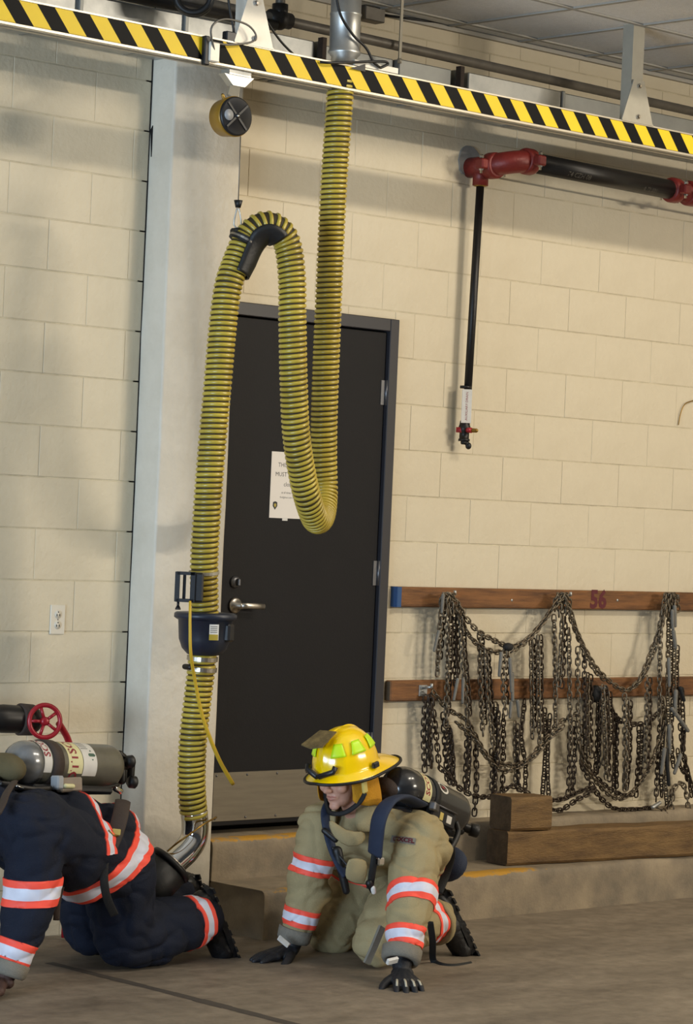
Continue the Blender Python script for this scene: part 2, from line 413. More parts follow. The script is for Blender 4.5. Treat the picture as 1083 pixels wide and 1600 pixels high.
# ------------------------------------------------------------------ setting: floor, ceiling, walls, steps
fl = MB(); fl.box((-2.5, -8, -0.1), (24, 16.6, 0.2)); floor = struct(fl, 'floor', 'concrete_floor')
jt = MB()
jp = resample([(-0.765, -0.5, 0), (-0.77, -1.2, 0), (-0.79, -2.0, 0), (-0.81, -4.0, 0)], 0.08)
for i in range(len(jp)-1):
    a, b2 = jp[i], jp[i+1]; w0 = 0.022+0.012*noise.noise(Vector((0, a[1]*6, 3)))+0.006*i/len(jp)
    jt.add([(a[0]-w0, a[1], 0.001), (a[0]+w0, a[1], 0.001), (b2[0]+w0, b2[1], 0.001), (b2[0]-w0, b2[1], 0.001)], [(0, 3, 2, 1)], 0, False)
jt.build('joint_filler', 'joint_tar', floor)

CZ = 3.93
cl = MB(); cl.box((-2.5, -0.75, CZ+0.11), (24, 1.7, 0.16)); cl.box((-2.5, -8.3, 5.7), (24, 16.6, 0.16)); cl.box((-2.5, -1.55, 4.85), (24, 0.1, 1.7)); ceil = struct(cl, 'ceiling', 'ceiling_tile')
gx = [1.625+0.46*k for k in range(-8, 11)]; gy = [0.0, -0.13]+[-0.13-0.63*k for k in range(1, 3)]+[-1.58]
shared = {}
for i in range(len(gx)-1):
    for j in range(len(gy)-1):
        wx, wy = gx[i+1]-gx[i]-0.024, gy[j]-gy[j+1]-0.024
        key = (round(wx, 3), round(wy, 3))
        if key not in shared:
            shared[key] = MB().bbox((0, 0, 0), (wx, wy, 0.018), 0.004).mesh('ceiling_tile'); shared[key].materials.append(MATS['ceiling_tile'])
        o = bpy.data.objects.new('ceiling_panel', shared[key]); COL.objects.link(o); o.parent = ceil
        o.location = ((gx[i]+gx[i+1])/2, (gy[j]+gy[j+1])/2, CZ+0.014)
for x in gx: MB().box((x, -0.79, CZ+0.004), (0.024, 1.58, 0.012)).build('ceiling_grid_bar', 'grid_bar', ceil)
for y in gy[1:]: MB().box((2.1, y, CZ+0.0035), (8.3, 0.024, 0.012)).build('ceiling_grid_bar', 'grid_bar', ceil)
MB().box((2.1, -0.012, CZ-0.006), (8.3, 0.024, 0.022)).build('wall_angle', 'grid_bar', ceil)

# back wall: a mortar-coloured core with every block standing proud of the joints
DX0, DX1, DZ1 = 0.355, 1.385, 2.595          # door opening
WT = 0.19
core = MB()
core.box(((-3.2-0.02)/2, WT/2+0.0018, 2.1), (3.18, WT, 4.2))
core.box(((0.32+DX0)/2-0.2, WT/2+0.0018, 2.1), (DX0-0.32+0.4, WT, 4.2))
core.box(((DX1+8)/2, WT/2+0.0018, 2.1), (8-DX1, WT, 4.2))
core.box(((DX0+DX1)/2, WT/2+0.0018, (DZ1+4.2)/2), (DX1-DX0, WT, 4.2-DZ1))
wall = struct(core, 'wall_back', 'mortar_paint')
S, BL, JW = 0.2032, 0.4064, 0.0055
bcache = {}
def block(x0, x1, z0, z1):
    wx, wz = x1-x0-0.003, z1-z0-JW
    if wx < 0.02 or wz < 0.02: return
    key = (round(wx, 3), round(wz, 3))
    if key not in bcache:
        me = MB().bbox((0, 0, 0), (wx, 0.03, wz), 0.0012).mesh('block'); me.materials.append(MATS['block_paint']); bcache[key] = me
    o = bpy.data.objects.new('block', bcache[key]); COL.objects.link(o); o.parent = wall
    o.location = ((x0+x1)/2, 0.015+random.uniform(-0.0009, 0.0009), (z0+z1)/2)
for i in range(0, 20):
    z0, z1 = i*S-0.008, (i+1)*S-0.008
    z1 = min(z1, CZ+0.01); z0 = max(z0, 0.0)
    base = -0.132 if i % 2 else -0.335
    xs = sorted([base-BL*k for k in range(0, 7)]+[-0.05]); xs = [x for x in xs if -2.3 < x <= -0.05]
    for a, b2 in zip(xs, xs[1:]): block(a, b2, z0, z1)
    base = 1.505 if i % 2 == 0 else 1.708
    xs = [base+BL*k for k in range(-4, 8)]; xs = [0.32]+[x for x in xs if x > 0.36 and x < 4.6]
    for a, b2 in zip(xs, xs[1:]):
        if z1 <= DZ1+0.03 or z0 < DZ1-0.05:
            zc0 = z0
            if a < DX1 and b2 > DX0:
                if b2 > DX1: block(DX1, b2, z0, z1 if z0 < DZ1 else z1)
                if z1 > DZ1+0.012: block(max(a, DX0), min(b2, DX1), DZ1, z1)
                continue
        block(a, b2, z0, z1)

# painted concrete pillar
pl = MB(); pz = np.linspace(0, 4.1, 34); ring = []
def pil(x, y, z): 
    n = 0.006*noise.noise(Vector((x*4, y*4+9, z*2.2)))+0.003*noise.noise(Vector((x*20, y*20, z*12)))
    return (x+n, y+n*0.5, z)
R_ = 0.012; out = [(-0.05, 0.1), (-0.05, -0.147+R_), (-0.05+R_*0.3, -0.147+R_*0.3), (-0.05+R_, -0.147), (0.135, -0.147), (0.32-R_, -0.147), (0.32-R_*0.3, -0.147+R_*0.3), (0.32, -0.147+R_), (0.32, 0.1)]
vs = []; fs = []; n = len(out)
for z in pz:
    for x, y in out: vs.append(pil(x, y, z))
for i in range(len(pz)-1):
    for k in range(n-1): fs.append((i*n+k, i*n+k+1, (i+1)*n+k+1, (i+1)*n+k))
pl.add([], []); pl.add(vs, fs, 0, True)
pillar = struct(pl, 'pillar', 'pillar_paint')
MB().box((-0.052, 0.0, 2.05), (0.004, 0.006, 4.1)).build('expansion_joint', 'black_gap', pillar)
MB().poly([(-0.056, -0.016, 3.25), (-0.044, -0.02, 3.28), (-0.04, -0.02, 3.20), (-0.05, -0.018, 3.14)], (0, 0.006, 0)).build('chipped_hole', 'black_gap', pillar)

def step(name, x0, x1, yf, z0, z1, nose, yb=0.19):
    """concrete step with a rounded uneven edge; vertex attribute 'nosing' marks the painted edge"""
    prof = [(yf, z0, 0), (yf, z0+(z1-z0)*0.5, 0), (yf, z1-0.045, 0.0), (yf+0.002, z1-0.022, nose*0.5), (yf+0.008, z1-0.008, nose), (yf+0.02, z1-0.001, nose), (yf+0.06, z1, nose), (yf+0.085, z1, nose*0.6), (yf+0.11, z1, 0), (yf+0.2, z1, 0), (yb, z1, 0)]
    prof = [p for p in prof if p[0] <= yb or p is prof[-1]]
    xs = np.linspace(x0, x1, int((x1-x0)/0.03)+2); m = MB(); vs = []; fs = []; at_ = []; k = len(prof)
    for x in xs:
        for y, z, a in prof:
            d = 0.006*noise.noise(Vector((x*7, z*3, y*3)))+0.003*noise.noise(Vector((x*25, z*10, 4)))
            vs.append((x, y+(d if y < yb-0.02 else 0), z+(d*0.5 if z > z0+0.02 else 0))); at_.append(a*(1 if x < 1.7 else max(0.0, 1-(x-1.7)/0.5)*0.9+0.1*(z1 < 0.25)*5))
    for i in range(len(xs)-1):
        for j in range(k-1): fs.append((i*k+j, (i+1)*k+j, (i+1)*k+j+1, i*k+j+1))
    e0 = len(vs); vs += [(x0, yb, z0), (x1, yb, z0)]; at_ += [0, 0]
    fs.append(tuple(reversed([e0]+list(range(0, k)))) ); fs.append(tuple([e0+1]+list(range((len(xs)-1)*k, len(xs)*k))))
    m.add(vs, fs, 0, True); o = struct(m, name, 'concrete_step')
    a = o.data.attributes.new('nosing', 'FLOAT', 'POINT'); a.data.foreach_set('value', at_); return o
step('lower_step', 0.322, 8.0, -0.485, 0.0, 0.197, 0.66)
step('upper_step', 0.322, 8.0, -0.150, 0.19, 0.365, 0.80)
wr_ = MB(); wr_.box((9.5, -8, 2.8), (0.2, 16.6, 5.8)); struct(wr_, 'wall_right', 'block_paint')

# ------------------------------------------------------------------ door
dz0 = 0.365
fr = MB(); fw_ = 0.055
fr.bbox((DX0+fw_/2, 0.045, (dz0+DZ1)/2), (fw_, 0.15, DZ1-dz0), 0.003)
fr.bbox((DX1-fw_/2, 0.045, (dz0+DZ1)/2), (fw_, 0.15, DZ1-dz0), 0.003)
fr.bbox(((DX0+DX1)/2, 0.045, DZ1-0.0275), (DX1-DX0-2*fw_, 0.15, 0.055), 0.003)
fr.box(((DX0+DX1)/2, 0.13, (dz0+DZ1)/2), (DX1-DX0, 0.02, DZ1-dz0), mi=1)
door = struct(fr, 'door_1', ['door_frame', 'black_gap'])
lx0, lx1, lz0, lz1 = DX0+fw_+0.004, DX1-fw_-0.004, dz0+0.035, DZ1-0.055-0.005
leaf = MB().bbox(((lx0+lx1)/2, 0.012, (lz0+lz1)/2), (lx1-lx0, 0.045, lz1-lz0), 0.003).build('door_leaf', 'dark_door', door)
kp = MB(); kp.bbox(((lx0+lx1)/2, -0.0125, 0.522), (lx1-lx0-0.03, 0.004, 0.205), 0.001)
kick = kp.build('kick_plate', 'kick_steel', leaf)
for x in np.linspace(lx0+0.03, lx1-0.03, 6):
    for z in (0.432, 0.612): MB().lathe([(0, 0.0055), (0.003, 0.004)], (x, -0.0145, z), (0, -1, 0), 8).build('screw', 'hinge_steel', leaf)
lv = MB(); hx, hz = 0.505, 1.325
lv.lathe([(0, 0.034), (0.008, 0.034), (0.014, 0.028), (0.016, 0.014), (0.05, 0.012)], (hx, -0.011, hz), (0, -1, 0), 20)
lv.tube([(hx, -0.055, hz), (hx+0.03, -0.062, hz+0.001), (hx+0.075, -0.062, hz), (hx+0.125, -0.058, hz-0.003)], 0.01, 12, flat=(0.013, 0.008), ref=(0, 0, 1))
lv.build('lever_handle', 'brushed_steel', leaf)
db = MB(); db.lathe([(0, 0.026), (0.006, 0.026), (0.016, 0.016)], (hx-0.005, -0.011, hz+0.098), (0, -1, 0), 18); db.bbox((hx-0.005, -0.035, hz+0.098), (0.012, 0.02, 0.03), 0.003)
db.build('deadbolt', 'hinge_steel', leaf)
for z in (2.27, 1.475, 0.72):
    h = MB(); h.cyl((lx1+0.006, -0.018, z-0.055), (lx1+0.006, -0.018, z+0.055), 0.008, n=10); h.box((lx1-0.008, -0.0125, z), (0.03, 0.003, 0.108)); h.build('hinge', 'hinge_steel', door)
# notice on the door, half hidden by the hose
ns = thing('notice_sheet', 'white paper notice with printed words taped to the dark door', 'sign', (0.70, -0.0115, 1.60))
s0, s1 = at(424, 705, 0.012), at(424, 809, 0.012); sw = 0.216; sz = s0[2]-s1[2]; sx = s0[0]+0.004; szc = (s0[2]+s1[2])/2
MB().box((sx+sw/2, -0.0116, szc), (sw, 0.001, sz)).build('paper', 'paper', ns)
tx = MB()
for s, sc, dz in (('THIS DOOR', 0.026, 0.085), ('MUST REMAIN', 0.026, 0.045), ('closed', 0.026, 0.003), ('at all times unless', 0.0125, -0.032), ('firefighters are using it', 0.0115, -0.052)):
    text_on(tx, s, sc, lambda a, b, dz=dz: (sx+sw/2+a, -0.0123, szc+dz+b))
tx.build('lettering', 'ink', ns)
bd = [(-0.012, 0.014), (0, 0.018), (0.012, 0.014), (0.013, -0.002), (0, -0.018), (-0.013, -0.002)]
MB().poly([(sx+0.030+a, -0.0122, szc-0.088+b) for a, b in bd], (0, -0.0006, 0)).build('badge_emblem', 'ink', ns)
MB().poly([(sx+0.030+a*0.5, -0.0130, szc-0.088+b*0.5) for a, b in bd], (0, -0.0004, 0)).build('badge_centre', 'device_yellow', ns)
MB().box((sx+0.09, -0.0118, szc-sz/2-0.004), (0.03, 0.0012, 0.012)).build('tape', 'label_white', ns)

# ------------------------------------------------------------------ wall outlet
ot = thing('wall_outlet', 'ivory double wall outlet on the block wall left of the pillar', 'outlet', (-0.411, 0, 1.205))
oc = at(89, 968, 0)
MB().bbox((oc[0], -0.003, oc[2]), (0.072, 0.006, 0.117), 0.002).build('cover_plate', 'outlet_ivory', ot)
for dz in (0.021, -0.021):
    m = MB(); m.lathe([(0, 0.017), (0.003, 0.0165)], (oc[0], -0.005, oc[2]+dz), (0, -1, 0), 16)
    q = m.build('socket', 'outlet_ivory', ot)
    k = MB()
    for dx in (-0.007, 0.007): k.box((oc[0]+dx, -0.0083, oc[2]+dz-0.003), (0.0035, 0.001, 0.009))
    k.lathe([(0, 0.0028), (0.001, 0.0028)], (oc[0], -0.0078, oc[2]+dz+0.009), (0, -1, 0), 8); k.build('slot', 'ink', q)
MB().lathe([(0, 0.003), (0.002, 0.002)], (oc[0], -0.006, oc[2]), (0, -1, 0), 8).build('screw', 'hinge_steel', ot)

# ------------------------------------------------------------------ exhaust rail with hazard tape
RY, RZ0, RZ1, RD = -0.75, 3.409, 3.499, 0.055
rail = thing('exhaust_rail', 'long overhead exhaust rail with yellow and black hazard stripes', 'rail', (1.0, RY, RZ0))
m = MB(); x0, x1 = -2.6, 4.2
m.box(((x0+x1)/2, RY+RD/2+0.003, (RZ0+RZ1)/2), (x1-x0, RD, RZ1-RZ0-0.004))
m.box(((x0+x1)/2, RY-0.002, RZ0-0.004), (x1-x0, 0.018, 0.008)); m.box(((x0+x1)/2, RY+RD, RZ0-0.004), (x1-x0, 0.018, 0.008))
m.box(((x0+x1)/2, RY+RD/2, RZ1), (x1-x0, RD+0.012, 0.006))
m.build('rail_profile', 'rail_aluminium', rail)
# slanted stripes, each a piece of its own
tz0, tz1 = RZ0+0.004, RZ1-0.004; pitch = 0.0795; sl = 0.07
k = 0; x = x0+0.05
while x < x1-0.2:
    p = [(x, RY-0.001, tz1), (x+pitch, RY-0.001, tz1), (x+pitch+sl, RY-0.001, tz0), (x+sl, RY-0.001, tz0)]
    MB().poly(list(reversed(p)), (0, -0.0015, 0)).build('hazard_stripe', 'tape_yellow' if k % 2 == 0 else 'tape_black', rail); x += pitch; k += 1
def bracket(px_top, px_bot, xw, post_top, mt, wide):
    """gusset plate on the rail and the post that carries it"""
    X = xw
    m = MB(); m.poly([(X-wide, RY-0.006, RZ1+0.002), (X+wide, RY-0.006, RZ1+0.002), (X+0.035, RY-0.006, RZ1+0.19), (X-0.035, RY-0.006, RZ1+0.19)], (0, 0.006, 0))
    m.box((X, RY+0.02, RZ1+0.004), (wide*2, 0.06, 0.006)); g = m.build('mounting_bracket', mt, rail)
    for dz in (0.03, 0.165): MB().lathe([(0, 0.011), (0.007, 0.011), (0.012, 0.006)], (X, RY-0.006, RZ1+dz), (0, -1, 0), 6, smooth=False).build('bolt', 'bright_steel', g)
    MB().box((X, RY+0.036, (RZ1+0.02+post_top)/2), (0.075, 0.06, post_top-RZ1-0.02)).build('hanger_post', mt, rail)
bracket(0, 0, 2.08, CZ+0.01, 'grey_post', 0.105)
bxl = at(395, 75, 0.75)[0]
bracket(0, 0, bxl, CZ+0.01, 'white_metal', 0.10)
c = at(330, 82, 0.76)
m = MB(); m.bbox((c[0], RY-0.018, c[2]), (0.05, 0.03, 0.075), 0.004); m.build('cable_clamp', 'white_metal', rail)
MB().bbox((c[0]-0.03, RY-0.014, c[2]+0.002), (0.028, 0.022, 0.11), 0.004).build('end_stop', 'black_rubber', rail)
lc = [at(*q) for q in ((336, 85, 0.775), (330, 45, 0.80), (350, 30, 0.80), (385, 38, 0.79), (400, 55, 0.79), (392, 66, 0.78), (360, 70, 0.775), (340, 68, 0.772))]
tag(single(MB().tube(spline(lc, 6), 0.004, 6), 'safety_cable', 'wire', 'thin grey cable loop around the left rail bracket', 'cable'), 'thin grey cable loop around the left rail bracket', 'cable')
MB().bbox(tuple(at(358, 65, 0.74)+Vector((0, 0, 0.012))), (0.05, 0.03, 0.05), 0.004).build('rail_switch', 'black_plastic', rail)
hf = at(583, 112, 0.74)
m = MB(); m.box((hf[0], RY+0.04, RZ1+0.016), (0.24, 0.10, 0.022)); m.build('trolley_plate', 'white_metal', rail)
m = MB(); m.poly([tuple(at(*q)) for q in ((548, 107, 0.762), (571, 112, 0.762), (571, 100, 0.762))], (0, 0.004, 0)); m.build('wedge_stop', 'black_rubber', rail)

# ------------------------------------------------------------------ ducts, pipes and wires behind the rail
vd = thing('round_duct', 'round galvanised drop duct rising from the rail above the yellow hose', 'duct', tuple(at(537, 100, 0.70)))
dp = at(537, 100, 0.70); m = MB()
m.lathe([(0, 0.052), (0.035, 0.052), (0.05, 0.066), (0.058, 0.066), (0.064, 0.061), (0.2, 0.061), (0.203, 0.0635), (0.21, 0.0635), (0.213, 0.061), (0.45, 0.061)], (dp[0], dp[1], dp[2]-0.01), (0, 0, 1), 28)
m.build('duct_pipe', 'galvanised', vd)
rd = thing('wall_duct', 'flat rectangular galvanised duct running along the wall behind the rail', 'duct', (0.5, -0.15, 3.4))
secs = [(-2.4, -0.72, 'galvanised', 0.0), (-0.72, -0.20, 'galvanised', 0.004), (-0.20, 0.50, 'galvanised', 0.0), (0.57, 0.98, 'galvanised_dull', -0.03), (0.98, 1.30, 'galvanised_dull', 0.0), (1.38, 1.98, 'galvanised', 0.02), (2.02, 2.62, 'galvanised_dull', 0.0), (2.62, 4.4, 'galvanised_dull', -0.01)]
for a, b2, mt, dy in secs:
    MB().bbox(((a+b2)/2, -0.19-dy, 3.595), (b2-a-0.006, 0.36, 0.125), 0.004).build('duct_panel', mt, rd)
for xx in (-0.72, -0.20, 0.53, 1.34, 2.0):
    MB().bbox((xx, -0.195, 3.597), (0.022, 0.385, 0.131), 0.004).build('duct_flange', 'galvanised_dull', rd)
for xx in (0.515, 1.325):
    MB().box((xx, -0.395, 3.59), (0.022, 0.03, 0.165)).build('rusty_strap', 'strap_brown', rd)
gp = thing('gas_pipe', 'grey steel pipe along the wall above the rectangular duct', 'pipe', (1.5, -0.3, 3.7))
pa, pb = at(425, 28, 0.40), at(1090, 176, 0.40); d = (pb-pa)
m = MB(); m.cyl(pa-d*0.6, pb+d*0.15, 0.021, n=16); m.build('pipe_run', 'grey_pipe', gp)
te = at(437, 30, 0.40); m = MB(); m.ell(te, (0.04, 0.04, 0.045)); m.cyl(te-d.normalized()*0.055, te+d.normalized()*0.055, 0.033, n=14); m.cyl(te, te+Vector((0, 0, 0.06)), 0.033, n=14); m.build('tee_fitting', 'black_steel_pipe', gp)
MB().cyl(te, (te[0], te[1], CZ-0.004), 0.02, n=14).build('riser_pipe', 'grey_pipe', gp)
jb = thing('junction_box', 'small grey junction box on the wall right of the round duct', 'box', tuple(at(582, 22, 0.06)))
c = at(582, 22, 0.04); MB().bbox((c[0], -0.03, c[2]), (0.12, 0.06, 0.065), 0.004).build('box_body', 'grey_pipe', jb)
MB().tube([(c[0]+0.06, -0.03, c[2]+0.008), (c[0]+0.4, -0.02, c[2]+0.03), (c[0]+0.9, -0.012, c[2]+0.05), (c[0]+1.6, -0.012, c[2]+0.045)], 0.006, 8).build('conduit', 'black_rubber', jb)
c = at(626, 60, 0.45); hr = MB(); hr.box((c[0], c[1], 3.80), (0.014, 0.006, 0.36)); hr.lathe([(0, 0.009), (0.02, 0.009)], (c[0], c[1], 3.62), (0, 0, 1), 8)
single(hr, 'hanger_strap', 'grey_post', 'thin flat hanger strap dropping from the ceiling right of the round duct', 'strap')
w1 = spline([at(*q) for q in ((525, -8, 0.775), (533, 25, 0.775), (552, 55, 0.775), (572, 75, 0.775), (583, 96, 0.775), (589, 102, 0.77))], 6)
w1 += spline([at(*q) for q in ((595, 106, 0.77), (606, 100, 0.77), (598, 96, 0.775), (560, 97, 0.78), (518, 98, 0.78), (500, 97, 0.76))], 6)
single(MB().tube(w1, 0.0055, 6), 'control_wire', 'black_rubber', 'black wire curling down in front of the round duct', 'wire')
w2 = spline([at(*q) for q in ((402, 8, 0.72), (420, 38, 0.72), (440, 66, 0.72), (462, 88, 0.70), (468, 92, 0.69))], 6)
single(MB().tube(w2, 0.005, 6), 'control_wire', 'black_rubber', 'black wire sagging behind the rail right of the white bracket', 'wire')
w3 = spline([at(*q) for q in ((356, -8, 0.74), (360, 20, 0.74), (365, 45, 0.74), (364, 60, 0.74))], 6)
single(MB().tube(w3, 0.005, 6), 'control_wire', 'black_rubber', 'short black wire dropping to the switch left of the white bracket', 'wire')
rc = at(303, -4, 0.60); m = MB(); rx = Vector(_r0)
for i, (rr, dy) in enumerate(((0.068, 0), (0.064, 0.022), (0.066, -0.022))):
    m.tube([rc+rx*math.cos(q)*rr+Vector((0, 0, 1))*math.sin(q)*rr*0.95+Vector((_fw[0], _fw[1], 0))*dy for q in np.linspace(0, 2*PI, 28, endpoint=False)], 0.013, 8, closed=True)
single(m, 'coiled_cable', 'black_rubber', 'coil of thick black cable hung high above the left of the rail', 'cable')
dk = thing('black_conduit', 'black conduit above the duct at the upper left', 'pipe', tuple(at(250, 5, 0.40)))
MB().cyl(at(100, -26, 0.42), at(430, 40, 0.42), 0.022, n=12).build('conduit_run', 'black_steel_pipe', dk)

# ------------------------------------------------------------------ cable balancer (reel) hanging from the rail
rl = thing('balancer_reel', 'round black and yellow cable reel hanging under the rail', 'reel', tuple(at(362, 182, 0.75)))
rcn = at(361, 183, 0.76); ax = Vector((-0.06, -1.0, 0.02)).normalized()
m = MB(); m.lathe([(-0.045, 0.06), (-0.042, 0.072), (0.0, 0.078), (0.03, 0.078), (0.036, 0.074)], rcn-ax*0.0, ax*-1, 36); 
# drum
m = MB(); m.lathe([(-0.05, 0.055), (-0.046, 0.07), (0.02, 0.077), (0.026, 0.077)], rcn, ax, 36); m.build('drum_housing', 'reel_yellow', rl)
faceax = Vector((-0.35, -0.93, 0.03)).normalized(); 
m = MB(); m.lathe([(0.020, 0.074), (0.034, 0.074), (0.038, 0.068), (0.039, 0.012), (0.044, 0.010)], rcn, ax, 36)
dr = m.build('drum_face', 'black_plastic', rl); R3 = basis(ax.orthogonal(), ax)
uu = (Vector((0, 0, 1))-ax*ax[2]).normalized(); vv = ax.cross(uu)
m = MB()
for q in (0.75, 0.75+PI/2):
    dd = uu*math.cos(q)+vv*math.sin(q); m.tube([rcn+ax*0.040-dd*0.066, rcn+ax*0.040+dd*0.066], 0.004, 4, flat=(0.004, 0.002), ref=ax.cross(dd))
m.build('face_ribs', 'black_rubber', dr)
sgn = 1 if (vv.dot(Vector(_rt)) < 0) else -1
MB().lathe([(0.038, 0.021), (0.041, 0.021)], rcn+vv*sgn*0.040, ax, 24).build('round_sticker', 'device_grey', dr)
MB().lathe([(0.040, 0.006), (0.048, 0.005)], rcn, ax, 12).build('axle_cap', 'bright_steel', dr)
hk = at(378, 125, 0.74); m = MB(); tp = Vector((hk[0], RY+0.045, RZ0-0.004))
m.box(tuple(tp+Vector((0, 0, -0.012))), (0.11, 0.05, 0.02)); m.poly([tuple(tp+Vector((a, -0.02, b))) for a, b in ((-0.075, -0.022), (0.075, -0.022), (0.03, -0.062), (-0.03, -0.062))], (0, 0.035, 0)); m.build('rail_trolley', 'galvanised', rl)
m = MB(); m.tube([tp+Vector((0, 0, -0.05)), rcn+Vector((0.0, 0, 0.075))], 0.01, 4, flat=(0.02, 0.004), ref=(1, 0, 0)); m.tube([tp+Vector((0.02, 0, -0.05)), rcn+Vector((0.028, 0, 0.07))], 0.004, 6); m.build('suspension_strap', 'grey_post', rl)
for q in (0.5, -1.3):
    dd = uu*math.cos(q)+vv*math.sin(q); MB().cap(rcn+dd*0.07, rcn+dd*0.09, 0.008, 0.006, 8).build('lug', 'brass', rl)
cb0 = at(376, 213, 0.75); cb1 = at(372.5, 313, 0.76)
MB().cyl(cb0, cb1, 0.0022, n=6).build('lift_cable', 'wire', rl)
MB().lathe([(0, 0.017), (0.028, 0.010)], cb1+Vector((0, 0, 0.0)), (0, 0, -1), 12).build('rubber_stop', 'black_rubber', rl)
m = MB(); c1 = cb1+Vector((0, 0, -0.028)); c2 = at(371, 356, 0.76)
lk = [c1, c1+Vector((0.004, 0, -0.008))]; rv = Vector(_r0)
loop = [c1+(c2-c1)*t+rv*s_ for t, s_ in ((0.05, 0.004), (0.3, 0.008), (0.6, 0.013), (0.85, 0.014), (1.0, 0.006), (1.0, -0.006), (0.85, -0.014), (0.6, -0.013), (0.3, -0.008), (0.05, -0.004))]
m.tube(loop, 0.003, 6, closed=True); m.build('snap_hook', 'galvanised', rl)

# ------------------------------------------------------------------ exhaust hose
hs = thing('exhaust_hose', 'long looped yellow ribbed exhaust hose hanging from the rail', 'hose', tuple(at(300, 1330, 0.66)))
hp = [(533, 122, 0.70), (530, 170, 0.70), (521, 300, 0.68), (513, 480, 0.65), (507, 640, 0.62), (506, 720, 0.60), (507, 770, 0.605), (503, 805, 0.66), (494, 812, 0.74), (483, 786, 0.80), (473, 745, 0.83), (463, 680, 0.86), (459, 600, 0.88), (457, 500, 0.89), (456, 430, 0.885), (448, 378, 0.87), (428, 354, 0.85), (405, 354, 0.82), (385, 374, 0.79), (368, 412, 0.775), (356, 450, 0.77), (348, 510, 0.765), (340, 600, 0.76), (331, 700, 0.75), (324, 790, 0.74), (319, 880, 0.72), (319.5, 960, 0.71), (316, 1030, 0.70), (309, 1090, 0.69), (302, 1150, 0.68), (299.5, 1200, 0.67), (300, 1240, 0.665), (303, 1274, 0.66)]
path = resample(spline([at(*q) for q in hp], 10), 0.01); NP_ = len(path); HR = 0.0500
MB().tube(path, HR-0.0015, 20).build('hose_wall', 'hose_wall', hs)
# helical wear strip
tang = []; us = []; u = None
for i in range(NP_):
    t = (path[min(i+1, NP_-1)]-path[max(i-1, 0)]).normalized()
    u = t.orthogonal() if u is None else u; u = (u-t*t.dot(u)).normalized(); tang.append(t); us.append(u.copy())
PT = 0.0205; L_ = 0.01*(NP_-1); turns = L_/PT; SEG = 22; hv = []; hf_ = []; n6 = 6
for j in range(int(turns*SEG)+1):
    s_ = j/SEG*PT/0.01; i = min(int(s_), NP_-2); f_ = s_-i
    c = path[i].lerp(path[i+1], f_); t = tang[i].lerp(tang[i+1], f_).normalized(); u = us[i].lerp(us[i+1], f_); u = (u-t*t.dot(u)).normalized(); v = t.cross(u)
    q = 2*PI*j/SEG; rad = u*math.cos(q)+v*math.sin(q)
    for k in range(n6):
        g = 2*PI*k/n6; hv.append(c+rad*(HR+0.0052*math.sin(g))+t*(0.0078*math.cos(g)))
for j in range(int(turns*SEG)):
    for k in range(n6): hf_.append((j*n6+k, j*n6+(k+1) % n6, (j+1)*n6+(k+1) % n6, (j+1)*n6+k))
ws = MB(); ws.add(hv, hf_); ws.build('wear_strip', 'hose_yellow', hs)
def along(px, py, P):
    p = at(px, py, P); i = min(range(NP_), key=lambda k: (path[k]-p).length); return i
# black saddle carrying the top loop
i0, i1 = along(366, 425, 0.775), along(440, 368, 0.86); lo, hi = min(i0, i1), max(i0, i1)
m = MB(); sv = []; sf = []; N = 12; idx = list(range(lo, hi+1))
ctr = at(415, 430, 0.82)
for i in idx:
    t = tang[i]; inn = (ctr-path[i]); inn = (inn-t*t.dot(inn)).normalized(); sd = t.cross(inn)
    e = min(1, 0.35+3.5*min(i-lo, hi-i)/max(1, hi-lo))
    for k in range(N): q = -1.65+3.3*k/(N-1); sv.append(path[i]+(inn*math.cos(q)+sd*math.sin(q))*(HR+0.0095)*1.0+inn*0.012*e*math.cos(q))
for a in range(len(idx)-1):
    for k in range(N-1): sf.append((a*N+k, a*N+k+1, (a+1)*N+k+1, (a+1)*N+k))
m.add(sv, sf); me = evaluated(m.mesh('saddle', ORG[hs.name]), [('SOLIDIFY', dict(thickness=0.006, offset=1.0))]); me.polygons.foreach_set('use_smooth', [True]*len(me.polygons)); put(me, 'saddle', 'black_rubber', hs)
def ring_at(i, r, w_, name, mt, off=0.0, par=None):
    MB().lathe([(-w_, r-0.008), (-w_, r), (w_, r), (w_, r-0.008)], path[i]+tang[i]*off, tang[i], 28, smooth=False).build(name, mt, par or hs)
isd = along(382, 376, 0.785); ring_at(isd, HR+0.014, 0.012, 'saddle_strap', 'black_rubber'); ring_at(isd, HR+0.0155, 0.004, 'hose_clamp', 'brushed_steel')
pk = path[isd]; MB().bbox(tuple(at(371, 366, 0.77)), (0.05, 0.045, 0.045), 0.008).build('saddle_lug', 'black_rubber', hs)
c = at(398, 378, 0.845); MB().bbox(tuple(c), (0.014, 0.01, 0.026), 0.002).build('clamp_screw', 'bright_steel', hs)
